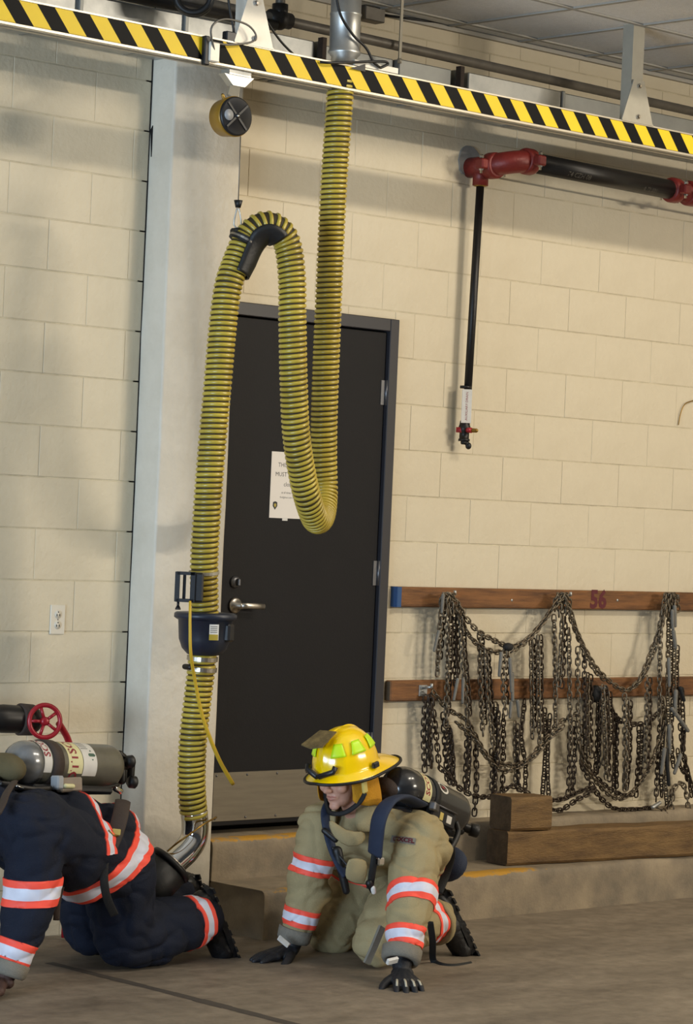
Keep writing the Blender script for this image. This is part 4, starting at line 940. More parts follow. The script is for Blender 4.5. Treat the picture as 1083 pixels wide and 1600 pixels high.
def boot(par, heel, toe, up, k=1.0, shaft=None, mt='boot_rubber'):
    """rubber boot: heel and toe are points on the sole line, up points from the sole to the ankle"""
    d = Vector(toe)-Vector(heel); R = basis(d, up); ln = d.length
    def L(x, y, z): return Vector(heel)+R @ V(x*ln, y, z)
    m = MB(); m.cap(L(0.14, 0, 0.058), L(0.45, 0, 0.055), 0.046, 0.048); m.cap(L(0.45, 0, 0.05), L(0.84, 0, 0.045), 0.050, 0.044); m.ell(L(0.82, 0, 0.045), (0.055, 0.05, 0.042), R)
    m.cap(L(0.14, 0, 0.05), L(0.22, 0, 0.13), 0.048, 0.052)
    m.cap(L(0.5, 0, 0.06), L(0.25, 0, 0.14), 0.045, 0.05)
    if shaft is not None: m.cap(L(0.22, 0, 0.12), shaft, 0.056, 0.066)
    o = put(shift(blob(m, 0.006, 4, 0.002, 20, 20, 3.0), ORG[par.name]), 'boot', mt, par)
    s = MB(); out = []
    for i in range(20):
        q = 2*PI*i/20; x = 0.5+0.52*math.cos(q); wd = 0.046+0.007*math.cos(q)-0.008*math.exp(-((x-0.36)/0.12)**2); out.append((x, wd*math.copysign(abs(math.sin(q))**0.7, math.sin(q))))
    s.poly([L(x, y, 0.026) for x, y in out], R @ V(0, 0, -0.022)); so = s.build('boot_sole', mt, par)
    for x in np.linspace(0.04, 0.96, 9):
        if 0.33 < x < 0.44: continue
        w_ = 0.040+0.006*(x > 0.5)
        for s_ in (-1, 1): MB().box(L(x, s_*w_*0.60, 0.0025), (0.022, w_*0.85, 0.008), R @ Matrix.Rotation(s_*0.15, 3, 'Z')).build('tread_lug', mt, so)
    return o
def garment(par, name, mb, mt, voxel=0.0075, smooth=8, wr=0.006, fz=16, fxy=6, seed=0.0, label=None):
    me = blob(mb, voxel, smooth, wr, fz, fxy, seed); src = me.copy(); o = put(shift(me, ORG[par.name]), name, mt, par, label); return o, src
def stripe(par, src, p0, p1, t, rmax, k=1.0, cond=None, off=0.004, name='reflective_stripe'):
    b = bands(src, p0, p1, stripe_cuts(t, k), rmax, off, cond)
    return b.build(name, ['stripe_orange', 'stripe_silver'], par)
def head_pieces(m, C, R):
    def H(x, y, z): return C+R @ V(x, y, z)
    m.ell(H(-0.012, 0, 0.036), (0.098, 0.076, 0.088), R); m.ell(H(0.028, 0, -0.018), (0.064, 0.060, 0.082), R); m.ell(H(0.036, 0, -0.072), (0.049, 0.046, 0.038), R); m.ell(H(0.072, 0, -0.098), (0.019, 0.022, 0.017), R)
    m.cap(H(0.080, -0.034, 0.022), H(0.080, 0.034, 0.022), 0.013); m.cap(H(0.088, 0, 0.010), H(0.112, 0, -0.028), 0.0085, 0.0125)
    for s in (-1, 1):
        m.ell(H(0.101, s*0.011, -0.032), (0.011, 0.008, 0.008), R); m.ell(H(0.062, s*0.038, -0.026), (0.027, 0.023, 0.024), R)
        m.ell(H(-0.006, s*0.078, -0.008), (0.022, 0.010, 0.032), R)
    m.ell(H(0.072, 0, -0.062), (0.022, 0.030, 0.016), R)
    return H
def face_parts(par, H, R):
    for s in (-1, 1):
        e = MB().ell(H(0.073, s*0.031, 0.001), (0.0115, 0.0125, 0.0115), R).build('eye', 'eye_white', par)
        MB().ell(H(0.0835, s*0.030, -0.001), (0.003, 0.006, 0.006), R).build('iris', 'iris', e)
        MB().tube(spline([H(0.086, s*0.012, 0.005), H(0.0875, s*0.030, 0.0085), H(0.078, s*0.046, 0.003)], 4), 0.0042, 6).build('eyelid', 'skin', e)
        MB().tube(spline([H(0.093, s*0.012, 0.028), H(0.0925, s*0.030, 0.033), H(0.080, s*0.050, 0.027)], 4), 0.0036, 6).build('eyebrow', 'hair', par)
    MB().tube(spline([H(0.083, -0.022, -0.061), H(0.0925, -0.008, -0.0575), H(0.0925, 0, -0.0590), H(0.0925, 0.008, -0.0575), H(0.083, 0.022, -0.061)], 4), 0.0032, 6).build('upper_lip', 'lip', par)
    MB().tube(spline([H(0.083, -0.018, -0.066), H(0.0915, 0, -0.0675), H(0.083, 0.018, -0.066)], 4), 0.0038, 6).build('lower_lip', 'lip', par)

def helmet(par, C, R, dirt=False):
    """fire helmet worn by par: ribbed dome, long rear brim, edge trim, badge plate, reflectors"""
    def H(x, y, z): return C+R @ V(x, y, z)
    N = 64; rows = []; EL = [1.0, 0.96, 0.88, 0.76, 0.62, 0.46, 0.30, 0.15, 0.0]
    def dome(e, q):
        rr = math.sqrt(max(0, 1-e*e))**0.86; rib = 1+0.022*max(0, math.cos(8*q))**10*(1-e*e)+0.03*max(0, 1-abs(math.sin(q))*7)*(e > 0.2)*(1 if True else 0)
        return (0.140*rr*math.cos(q)*rib, 0.116*rr*math.sin(q)*rib, 0.150*e+(0.006 if abs(math.sin(q)) < 0.12 and e > 0.3 else 0))
    def brim(f, q):
        c = math.cos(q); back = max(0, -c)**2.2; front = max(0, c)**3; wd = 0.034+0.016*front+0.125*back
        a, b = 0.140+wd*f, 0.116+(0.030+0.012*back)*f; z = -0.020*f-0.030*f*f*back*1.2+0.004*front*f-0.012*f*abs(math.sin(q))
        return (a*c, b*math.sin(q), z)
    vs = []; fs = []
    for e in EL[1:]: vs += [H(*dome(e, 2*PI*k/N)) for k in range(N)]
    BR = (0.12, 0.35, 0.65, 1.0)
    for f in BR: vs += [H(*brim(f, 2*PI*k/N)) for k in range(N)]
    nr = len(EL)-1+len(BR)
    for i in range(nr-1):
        for k in range(N): fs.append((i*N+k, (i+1)*N+k, (i+1)*N+(k+1) % N, i*N+(k+1) % N))
    vs.append(H(0, 0, 0.152)); t = len(vs)-1
    for k in range(N): fs.append((t, k, (k+1) % N))
    me = evaluated(MB().add(vs, fs).mesh('helmet', ORG[par.name]), [('SOLIDIFY', dict(thickness=0.005, offset=-1.0 if True else 1.0)), ('SUBSURF', dict(levels=1))])
    me.polygons.foreach_set('use_smooth', [True]*len(me.polygons))
    sh = put(me, 'helmet_shell', 'helmet_yellow', par)
    MB().tube([H(*brim(1.0, 2*PI*k/N)) for k in range(N)], 0.006, 8, closed=True).build('brim_trim', 'black_rubber', sh)
    def patch(q0, q1, e0, e1, off, name, mt, par2, sk=0.0):
        vs = []; n = 5
        for i in range(n+1):
            for j in range(n+1):
                e = e0+(e1-e0)*j/n; ww = 1-sk*(j/n); q = (q0+q1)/2+(q1-q0)*(i/n-0.5)*ww; p = dome(e, q); s = 1+off/0.12; vs.append(H(p[0]*s, p[1]*s, p[2]*s))
        fs = [(i*(n+1)+j, i*(n+1)+j+1, (i+1)*(n+1)+j+1, (i+1)*(n+1)+j) for i in range(n) for j in range(n)]
        me = evaluated(MB().add(vs, fs).mesh(name, ORG[par.name]), [('SOLIDIFY', dict(thickness=0.002, offset=0))]); me.polygons.foreach_set('use_smooth', [True]*len(me.polygons)); return put(me, name, mt, par2)
    for q in (0.60, 1.30, 2.05):
        for s in (-1, 1): patch(s*(q-0.26), s*(q+0.26), 0.42, 0.72, 0.0045, 'reflector', 'lime_reflector', sh, 0.35)
    # leather badge plate tipping forward from the crest
    a = [H(0.075, -0.040, 0.152), H(0.075, 0.040, 0.152), H(0.178, 0.052, 0.126), H(0.186, 0.0, 0.118), H(0.178, -0.052, 0.126)]
    MB().poly(a, R @ V(0, 0, 0.005)).build('badge_plate', 'shield_leather', sh)
    MB().poly([H(0.09, -0.01, 0.118), H(0.09, 0.01, 0.118), H(0.152, 0.01, 0.124), H(0.152, -0.01, 0.124)], R @ V(0, 0, 0.004)).build('badge_holder', 'black_plastic', sh)
    # front goggle clip, a V on the brim
    for s in (-1, 1):
        MB().tube([H(0.168, 0.004*s, 0.004), H(0.150, 0.062*s, 0.022), H(0.137, 0.066*s, 0.038)], 0.011, 8).build('front_clip', 'black_plastic', sh)
    MB().bbox(H(-0.02, 0.130, 0.004), (0.034, 0.016, 0.022), 0.004, R).build('side_clip', 'black_plastic', sh)
    # ochre ear and neck flap hanging from the lining
    vs = []; fs = []; n = 22
    for i in range(n+1):
        q = PI*0.27+(2*PI-2*PI*0.27)*i/n
        for j in range(7):
            t = j/6; c = math.cos(q); dep = 0.165 if c < 0.1 else 0.165-0.09*c
            fl_ = 1+0.10*t*math.sin(t*3); vs.append(H(0.114*math.cos(q)*(1+0.14*t), 0.106*math.sin(q)*fl_, -0.012-dep*t*(0.92+0.08*math.cos(6*q))))
    for i in range(n):
        for j in range(6): fs.append((i*7+j, i*7+j+1, (i+1)*7+j+1, (i+1)*7+j))
    me = evaluated(MB().add(vs, fs).mesh('ear_flap', ORG[par.name]), [('SOLIDIFY', dict(thickness=0.006, offset=0)), ('SUBSURF', dict(levels=1))]); me.polygons.foreach_set('use_smooth', [True]*len(me.polygons))
    put(me, 'ear_flap', 'flap_ochre', par)
    return H
def air_pack(name, label, p0, p1, r, back, tmat, rows, style):
    """breathing-air cylinder on a black back plate; p0 the domed end, p1 the valve end, back = away from the wearer"""
    ax = (p1-p0).normalized(); L_ = (p1-p0).length; bk = (Vector(back)-ax*ax.dot(Vector(back))).normalized(); sd = ax.cross(bk)
    t = thing(name, label, 'air tank', tuple((p0+p1)/2-bk*r))
    pr = []
    for i in range(8): q = PI/2*i/7; pr.append((r-r*math.cos(q), max(r*math.sin(q), 0.004)))
    for i in range(8): q = PI/2*i/7; pr.append((L_-r*0.8+r*0.8*math.sin(q), max(r*math.cos(q), r*0.25)))
    cyl_ = MB().lathe(pr, p0, ax, 40).build('air_cylinder', tmat, t)
    def on(u, th, rr): return p0+ax*u+(bk*math.cos(th)+sd*math.sin(th))*rr
    def wrap(u0, u1, t0, t1, rr, mt, nm, par):
        m = MB(); k = max(6, int(abs(t1-t0)*10)); vs = []
        for i in range(k+1):
            th = t0+(t1-t0)*i/k; vs += [on(u0, th, rr), on(u1, th, rr)]
        m.add(vs, [(2*i, 2*i+1, 2*i+3, 2*i+2) for i in range(k)]); return m.build(nm, mt, par)
    def wtext(s, size, u, th, rr, mt, nm, par, rot=False):
        m = MB()
        if rot: text_on(m, s, size, lambda a, b: on(u-b, th-(1 if th > 0 else -1)*a/rr, rr), 0, 0.0012)
        else: text_on(m, s, size, lambda a, b: on(u+a, th+b/rr, rr), 0, 0.0012)
        return m.build(nm, mt, par)
    MB().lathe([(-0.001, 0.010), (0.006, 0.016)], p0-ax*0.002, ax, 12).build('end_plug', 'black_steel_pipe', cyl_)
    # valve and knob
    v = MB(); v.cyl(p1-ax*0.03, p1+ax*0.03, 0.020, n=14); v.cap(p1+ax*0.03, p1+ax*0.03-bk*0.05, 0.017, n=12); v.build('valve_body', 'black_steel_pipe', t)
    return t, on, wrap, wtext, ax, bk, sd, L_, cyl_

# ---------------- firefighter in tan gear, on hands and knees
pt = thing('person', 'firefighter in tan gear and yellow helmet crawling, both gloved hands on the floor', 'person', (0.45, -1.1, 0))
hF = V(-0.97, -0.16, -0.22).normalized(); HR_ = basis(hF, V(-0.20, 0.0, 1)); HC = at(536, 1212, 1.14)
rsh, lsh = at(500, 1294, 0.93), at(650, 1312, 1.31)
rel, rwr = at(478, 1392, 0.90), at(460, 1462, 0.875)
lel, lwr = at(643, 1400, 1.41), at(627, 1494, 1.475)
hip = V(0.59, -0.95, 0.355); hr, hl = hip+V(-0.03, 0.10, 0), hip+V(0.03, -0.10, 0)
kr, kl = at(512, 1462, 0.80), at(583, 1476, 1.19)
al, ar = at(680, 1441, 1.15), V(0.80, -0.76, 0.12)
nk = at(556, 1268, 1.12)
b = MB(); HL = head_pieces(b, HC, HR_); b.cap(HC+HR_ @ V(-0.03, 0, -0.05), nk+V(0.03, 0, -0.02), 0.056, 0.06); b.cap(nk+V(0.03, 0, -0.02), (rsh+lsh)/2+V(0.08, 0, -0.06), 0.055, 0.07)
b.chain([rsh, rel, rwr, rwr+V(-0.03, 0, -0.02)], [0.062, 0.048, 0.034, 0.026]); b.chain([lsh, lel, lwr, lwr+V(-0.012, -0.012, -0.030)], [0.062, 0.048, 0.032, 0.018])
b.cap(rsh+V(0.03, 0, -0.02), lsh+V(0.03, 0, -0.02), 0.062); b.cap((rsh+lsh)/2+V(0.07, 0, -0.03), hip, 0.10, 0.10); b.cap(hr, hl, 0.085)
b.chain([hr, kr+V(0.03, 0, 0.02), ar], [0.085, 0.055, 0.042]); b.chain([hl, kl+V(0.03, 0, 0.02), al], [0.085, 0.055, 0.042])
put(shift(blob(b, 0.0045, 3), ORG[pt.name]), 'body', 'skin', pt)
face_parts(pt, HL, HR_)
MB().ell(HC+HR_ @ V(-0.03, 0, 0.03), (0.088, 0.079, 0.086), HR_).build('hair', 'hair', pt)
# coat
c = MB(); mid = (rsh+lsh)/2
c.cap(rsh+V(0.05, -0.02, 0.0), lsh+V(0.05, 0.02, 0.0), 0.105); c.cap(hr+V(-0.10, 0.02, 0.02), hl+V(-0.10, 0, 0.02), 0.118); c.cap(hr+V(-0.03, 0.02, 0.02), hl+V(-0.03, 0, 0.02), 0.118)
for a, q in ((rsh, hr), (lsh, hl), (mid, hip)): c.cap(a+V(0.05, 0, -0.03), q+V(-0.03, 0, 0.0), 0.108, 0.114)
c.chain([rsh, at(490, 1345, 0.915), rel, at(467, 1440, 0.885), rwr+(rel-rwr).normalized()*0.05], [0.092, 0.086, 0.082, 0.068, 0.062]); c.ell(rel+V(0.02, 0, 0), (0.088, 0.085, 0.075))
ld_ = (lwr-lel).normalized(); rd_ = (rwr-rel).normalized()
c.chain([lsh+V(0.02, 0, 0), at(649, 1350, 1.36), lel, at(636, 1448, 1.45), lwr-ld_*0.055], [0.102, 0.097, 0.093, 0.080, 0.069]); c.ell(lel+V(0.02, 0, 0.01), (0.088, 0.085, 0.085))
c.cap(mid+V(0.05, 0, 0.02), nk+V(0.04, 0, -0.05), 0.115, 0.085); c.cap(nk+V(0.06, 0.0, -0.04), lsh+V(0.04, 0, 0.01), 0.075, 0.085); c.cap(nk+V(0.06, 0.0, -0.04), rsh+V(0.05, 0, 0.02), 0.075, 0.09)
coat, csrc = garment(pt, 'turnout_coat', c, 'tan_cloth', 0.0075, 6, 0.0095, 12, 4.5, 1.3)
def dseg(p, a, b):
    d = b-a; t = max(0.0, min(1.0, (p-a).dot(d)/d.dot(d))); return (p-a-d*t).length
# sleeve and hem stripes
stripe(coat, csrc, rsh, rel, 0.108, 0.125, 1.0); stripe(coat, csrc, rel, rwr, 0.068, 0.105, 0.95)
stripe(coat, csrc, lsh, V(lel[0]+0.02, lel[1]-0.02, lel[2]), 0.212, 0.14, 1.10); stripe(coat, csrc, lel+V(0.0, 0, 0.0), lwr+V(0.03, 0.0, 0), 0.132, 0.12, 1.0)
stripe(coat, csrc, mid, hip, 0.30, 0.32, 1.0, lambda p: p[2] < 0.42 and min(dseg(p, lsh, lel), dseg(p, lel, lwr), dseg(p, rsh, rel), dseg(p, rel, rwr)) > 0.118)
# cuffs
for a, q, rr in ((rel, rwr, 0.064), (lel, lwr, 0.072)):
    d = (q-a).normalized(); MB().lathe([(-0.030, rr-0.002), (-0.028, rr+0.004), (0.012, rr+0.002), (0.024, rr-0.006), (0.022, rr-0.022), (-0.02, rr-0.022)], q, d, 26).build('sleeve_cuff', 'cuff_grey', coat)
# raised collar with throat tab
def sheet(par, name, mt, rows, th=0.006, sub=2, label=None):
    n = len(rows[0]); vs = [p for r in rows for p in r]; fs = [(i*n+j, (i+1)*n+j, (i+1)*n+j+1, i*n+j+1) for i in range(len(rows)-1) for j in range(n-1)]
    me = evaluated(MB().add(vs, fs).mesh(name, ORG[par.name]), [('SOLIDIFY', dict(thickness=th, offset=0)), ('SUBSURF', dict(levels=sub))]); me.polygons.foreach_set('use_smooth', [True]*len(me.polygons)); return put(me, name, mt, par, label)
rows = []
NC = nk+V(0.03, 0, 0)
for i in range(17):
    q = -2.55+5.1*i/16; c_, s_ = math.cos(q), math.sin(q)
    d = V(c_*1, s_*1, 0); lift = 0.060*(1-0.5*max(0, -c_)) ; rows.append([NC+V(d[0]*0.106, d[1]*0.100, -0.070), NC+V(d[0]*0.100, d[1]*0.094, -0.015), NC+V(d[0]*0.106, d[1]*0.100, lift*0.8)])
sheet(pt, 'coat_collar', 'tan_cloth', rows, 0.010)
rows = [[at(513, 1272, 1.19), at(541, 1302, 1.235), at(569, 1296, 1.26)], [at(512, 1290, 1.195), at(541, 1316, 1.25), at(574, 1306, 1.265)], [at(520, 1308, 1.20), at(545, 1328, 1.25), at(570, 1318, 1.26)]]
sheet(pt, 'throat_flap', 'tan_cloth', rows, 0.007, 1)
rows = [[at(543, 1339, 1.235), at(558, 1340, 1.25), at(575, 1342, 1.26)], [at(539, 1360, 1.225), at(557, 1366, 1.25), at(575, 1364, 1.26)], [at(538, 1374, 1.215), at(556, 1382, 1.235), at(570, 1384, 1.245)]]
sheet(pt, 'chest_flap', 'tan_cloth', rows, 0.007, 1)
# trousers
c = MB()
c.cap(hr, hl, 0.135); c.chain([hr, kr+V(0.02, 0, 0.015)], [0.125, 0.098]); c.chain([hl, kl+V(0.02, 0, 0.015)], [0.13, 0.104])
c.chain([kr+V(0.02, 0, 0.015), ar], [0.096, 0.085]); c.chain([kl+V(0.02, 0, 0.012), kl.lerp(al, 0.55)+V(0, 0, 0.015), al+V(0.0, 0, 0.01)], [0.102, 0.098, 0.084])
trs, tsrc = garment(pt, 'turnout_trousers', c, 'tan_cloth', 0.0075, 6, 0.0095, 10, 6, 7.7)
for v in tsrc.vertices: pass
stripe(trs, tsrc, kl, al, (al-kl).length-0.075, 0.14, 0.85)
dl_ = (al-kl).normalized(); MB().lathe([(-0.01, 0.084), (-0.008, 0.092), (0.016, 0.092), (0.018, 0.080)], al, dl_, 26).build('trouser_cuff', 'tan_cloth', trs)
MB().tube([at(597, 1448, 1.315), at(585, 1478, 1.318), at(573, 1505, 1.30)], 0.02, 4, flat=(0.014, 0.006), ref=(1, 0, 0)).build('knee_trim', 'cuff_grey', trs)
# boots, gloves
boot(pt, at(697, 1388, 1.15), at(741, 1489, 1.15), V(-0.85, 0.15, 0.30), shaft=al+V(-0.02, 0, 0.01))
boot(pt, V(0.86, -0.80, 0.235), V(0.93, -0.79, 0.012), V(-0.95, 0, 0.3), shaft=ar+V(-0.02, 0, 0))
gl, _ = glove(pt, lwr+V(-0.020, -0.024, -0.062), V(-0.52, -0.82, -0.25), V(-0.15, -0.25, 1), V(-0.8, 0.6, 0), 1.05, 'glove_black', 0.13, 'glove_light', lwr+(lel-lwr).normalized()*0.03, 0.28)
gr, _ = glove(pt, rwr+V(-0.010, -0.002, -0.060), V(-0.97, 0.12, -0.20), V(-0.2, 0, 1), V(0, -1, 0), 1.05, 'glove_black', 0.05, None, rwr+(rel-rwr).normalized()*0.03, 0.12)
q = at(613, 1503, 1.545); MB().bbox(tuple(q+V(0, 0, 0.004)), (0.05, 0.014, 0.024), 0.003, basis(V(1, -0.1, 0.12), V(0, -0.5, 1))).build('wrist_tab', 'label_white', gl)
q = at(443, 1471, 0.945); MB().bbox(tuple(q), (0.052, 0.008, 0.022), 0.002, basis(V(0.6, -0.35, -0.55), V(0, 0.4, 1))).build('wrist_tab', 'label_white', gr)
# helmet with chin strap
HH = helmet(pt, HC+HR_ @ V(-0.024, 0, 0.036), basis(V(-0.95, -0.13, -0.25), V(-0.25, -0.02, 1)))
def HS(x, y, z): return HC+HR_ @ V(x, y, z)
MB().bbox(tuple(HS(0.030, 0.121, -0.024)), (0.028, 0.014, 0.056), 0.005, HR_).build('strap_buckle', 'buckle_tan', pt)
MB().tube(spline([HS(0.030, 0.121, -0.050), HS(0.040, 0.098, -0.085), HS(0.060, 0.045, -0.122), HS(0.075, 0.0, -0.128), HS(0.06, -0.045, -0.120), HS(0.02, -0.082, -0.06), HS(0.0, -0.088, 0.02)], 6), 0.01, 8, flat=(0.010, 0.004), ref=(0, 0, 1)).build('chin_strap', 'strap_black', pt)
# sleeve badge lettering
m = MB(); s0_, s1_ = at(621, 1307, 1.45), at(653, 1314, 1.45); sa = (s1_-s0_).normalized(); cen = (s0_+s1_)/2
from mathutils.bvhtree import BVHTree
cb_ = bmesh.new(); cb_.from_mesh(csrc); bvh = BVHTree.FromBMesh(cb_); cb_.free()
vout = V(-0.62, -0.76, 0.15).normalized(); sup = vout.cross(sa); sup = sup if sup[2] > 0 else -sup
def onsl(a, b, off=0.004):
    p = cen+sa*a+sup*b+vout*0.5; hit = bvh.ray_cast(p, -vout)[0]
    return (hit if hit is not None else cen+sa*a+sup*b)+vout*off
text_on(m, 'GXCEL', 0.030, onsl, 0, 0.0015); m.build('sleeve_badge', 'maroon_paint', coat)
m = MB(); k = 8; vs = [onsl(-0.055+0.11*i/k, 0.017*j, 0.0022) for i in range(k+1) for j in (-1, 0, 1)]
m.add(vs, [(3*i+j, 3*i+3+j, 3*i+4+j, 3*i+1+j) for i in range(k) for j in (0, 1)]); m.build('sleeve_badge_patch', 'cuff_grey', coat)

# air pack of the tan firefighter
p0, p1 = at(628, 1232, 1.15), at(718, 1276, 1.08)
p0 = p0-(p1-p0).normalized()*0.085
ap, on, wrap, wtext, ax, bk, sd, LL, cyl_ = air_pack('air_tank', 'black air tank on the back of the tan firefighter beside the chains', p0, p1, 0.086, V(-0.1, 0.0, 1), 'tank_black', None, 0)
sgn = -1 if sd[1] > 0 else 1     # camera side
wrap(0.118, 0.168, -1.9, 1.9, 0.0868, 'label_cream', 'label_band', ap)
wtext('SCOTT', 0.040, 0.143, sgn*0.9, 0.0873, 'label_red', 'band_lettering', ap, True)
m = MB(); vs = []
for i in range(28):
    q = 2*PI*i/28
    for rr in (0.020, 0.028): vs.append(on(0.265+rr*1.2*math.cos(q), sgn*0.85+rr*math.sin(q)/0.086, 0.0872))
m.add(vs, [(2*i, 2*i+1, 2*((i+1) % 28)+1, 2*((i+1) % 28)) for i in range(28)]); m.build('round_decal', 'label_white', ap)
wrap(0.255, 0.275, sgn*0.78, sgn*0.92, 0.0873, 'label_red', 'decal_mark', ap)
MB().lathe([(0.20, 0.0865), (0.20, 0.0895), (0.232, 0.0895), (0.232, 0.0865)], p0, ax, 40).build('tank_strap', 'strap_black', ap)
ctr = p0+ax*0.20; Rp = basis(ax, bk)
MB().bbox(tuple(ctr-bk*0.098), (0.36, 0.20, 0.03), 0.01, Rp).build('back_plate', 'black_plastic', ap)
bx = MB(); q = ctr+ax*0.03+sd*sgn*0.105-bk*0.068; bx.bbox(tuple(q), (0.17, 0.035, 0.06), 0.006, Rp); bo = bx.build('reducer_box', 'black_plastic', ap)
nb = sd*sgn
for u_, mt, w_ in ((-0.02, 'buckle_tan', 0.024), (0.035, 'label_white', 0.034)): MB().bbox(tuple(q+ax*u_+nb*0.0175), (w_, 0.003, 0.03), 0.001, Rp).build('box_label', mt, bo)
MB().bbox(tuple(q-ax*0.075+bk*0.022+nb*0.012), (0.06, 0.03, 0.035), 0.006, Rp @ Matrix.Rotation(0.3, 3, 'Z')).build('strap_buckle', 'hinge_steel', ap)
MB().tube([q-ax*0.05+bk*0.036+nb*0.01, q+ax*0.08+bk*0.036+nb*0.01], 0.006, 8, flat=(0.012, 0.004), ref=nb).build('buckle_rail', 'hinge_steel', ap)
kb = at(735, 1296, 1.10); m = MB(); m.cap(p1+ax*0.02-bk*0.03, kb, 0.016, 0.02); kd = V(0.8, -0.5, -0.2).normalized()
m.build('valve_elbow', 'black_steel_pipe', ap); MB().lathe([(0, 0.018), (0.004, 0.026), (0.035, 0.028), (0.04, 0.022)], kb-kd*0.005, kd, 12).build('valve_knob', 'black_rubber', ap)
MB().cap(p1+ax*0.035+bk*0.006, p1+ax*0.05+bk*0.006, 0.012, n=10).build('pressure_gauge', 'bright_steel', ap)
MB().tube(spline([at(*z) for z in ((712, 1284, 1.22), (716, 1300, 1.23), (709, 1318, 1.25), (700, 1330, 1.26))], 6), 0.012, 8).build('air_hose', 'black_rubber', ap)
# shoulder straps, hip pad, chest gear
def strap(par, name, pts, wd, th, mt, ref): return MB().tube(spline(pts, 8), 0.01, 12, flat=(wd, th), ref=ref).build(name, mt, par)
strap(ap, 'shoulder_strap', [at(*z) for z in ((655, 1258, 1.25), (628, 1246, 1.31), (607, 1254, 1.345), (593, 1278, 1.355), (588, 1310, 1.34), (586, 1335, 1.325))], 0.038, 0.012, 'strap_navy', V(0.85, -0.5, 0))
strap(ap, 'shoulder_strap', [at(*z) for z in ((600, 1232, 1.05), (560, 1245, 1.02), (522, 1252, 1.06), (509, 1268, 1.09), (511, 1295, 1.12), (519, 1325, 1.15), (530, 1350, 1.18), (541, 1368, 1.20))], 0.020, 0.008, 'strap_navy', V(0.85, -0.5, 0))
MB().ell(at(602, 1232, 1.13), (0.05, 0.07, 0.045)).build('shoulder_yoke', 'strap_brown', ap)
strap(ap, 'strap_tail', [at(*z) for z in ((586, 1335, 1.33), (583, 1355, 1.32), (580, 1375, 1.30), (578, 1388, 1.29))], 0.014, 0.006, 'strap_black', V(0.85, -0.5, 0))
MB().cap(at(577, 1380, 1.30), at(583, 1392, 1.30), 0.014, 0.012).build('regulator_hose_end', 'black_rubber', ap)
MB().cap(at(583, 1388, 1.31), at(584, 1394, 1.31), 0.010, 0.009).build('hose_nozzle', 'label_white', ap)
MB().cap(at(527, 1330, 1.17), at(541, 1392, 1.19), 0.020, 0.014).build('regulator_hose', 'black_rubber', ap)
MB().bbox(tuple(at(594, 1346, 1.35)), (0.034, 0.02, 0.03), 0.005).build('strap_buckle', 'bright_steel', ap)
for a, q, w_ in (((507, 1298, 1.135), (524, 1312, 1.17), 0.012), ((520, 1325, 1.16), (545, 1355, 1.22), 0.005)): MB().cap(at(*a), at(*q), w_, n=8).build('chest_hose', 'black_rubber', ap)
m = MB(); m.ell(at(698, 1350, 1.13), (0.05, 0.10, 0.075), Matrix.Rotation(0.5, 3, 'Y')); m.build('hip_pad', 'strap_navy', ap)
strap(ap, 'waist_strap', [at(*z) for z in ((700, 1310, 1.24), (704, 1335, 1.22), (696, 1365, 1.20), (684, 1395, 1.20))], 0.020, 0.006, 'strap_black', V(0.5, -0.85, 0))
strap(ap, 'loose_strap', [at(672, 1440, 1.285), at(676, 1470, 1.27), at(677, 1500, 1.215), at(690, 1509, 1.275), at(712, 1511, 1.315), at(738, 1507, 1.30)], 0.014, 0.003, 'strap_black', V(0.3, -0.9, 0.4))

# ---------------- firefighter in navy gear, at the left edge
pn = thing('person', 'firefighter in navy gear with orange stripes crawling away at left, kneeling on the floor', 'person', (-0.7, -0.75, 0))
lsh = at(34, 1285, 0.95); lel, lwr = at(50, 1395, 0.965), at(14, 1512, 0.955); lmid = at(36, 1450, 0.965)
rsh = lsh+V(-0.02, 0.42, 0.0); rel = rsh+V(0.03, 0.03, -0.30); rwr = rsh+V(-0.08, 0.05, -0.54)
hip = at(160, 1345, 0.66); hl, hr = hip+V(0.0, -0.11, 0.0), hip+V(0.0, 0.11, 0)
kl, kr = at(192, 1466, 0.74), at(140, 1455, 0.46); al = at(312, 1438, 0.72); ar = kr+V(0.46, 0.05, 0.08)
mid = (lsh+rsh)/2; HC = mid+V(-0.24, 0.0, -0.02); HRn = basis(V(-0.85, 0, -0.53), V(-0.5, 0, 0.85))
b = MB(); HL = head_pieces(b, HC, HRn); b.cap(HC+HRn @ V(-0.03, 0, -0.05), mid+V(0.03, 0, -0.03), 0.056, 0.06)
b.chain([lsh, lel, lwr, lwr+V(-0.02, 0, -0.03)], [0.062, 0.05, 0.036, 0.028]); b.chain([rsh, rel, rwr], [0.062, 0.05, 0.034])
b.cap(lsh+V(0.02, 0.03, -0.02), rsh+V(0.02, -0.03, -0.02), 0.07); b.cap(mid+V(0.07, 0, -0.03), hip, 0.10, 0.10); b.cap(hl, hr, 0.09)
b.chain([hl, kl, al], [0.09, 0.06, 0.045]); b.chain([hr, kr, ar], [0.09, 0.06, 0.045])
put(shift(blob(b, 0.006, 3), ORG[pn.name]), 'body', 'skin', pn); face_parts(pn, HL, HRn)
MB().ell(HC+HRn @ V(-0.03, 0, 0.03), (0.09, 0.08, 0.088), HRn).build('hair', 'hair', pn)
helmet(pn, HC+HRn @ V(-0.022, 0, 0.045), HRn)
c = MB()
c.cap(lsh+V(0.03, 0.03, -0.02), rsh+V(0.03, -0.03, -0.02), 0.115); c.cap(hl+V(-0.02, 0.0, 0.0), hr+V(-0.02, 0, 0.0), 0.150)
for a, q in ((lsh, hl), (rsh, hr), (mid, hip)): c.cap(a+V(0.08, 0.0, -0.03), q+V(-0.05, 0, 0.0), 0.125, 0.148)
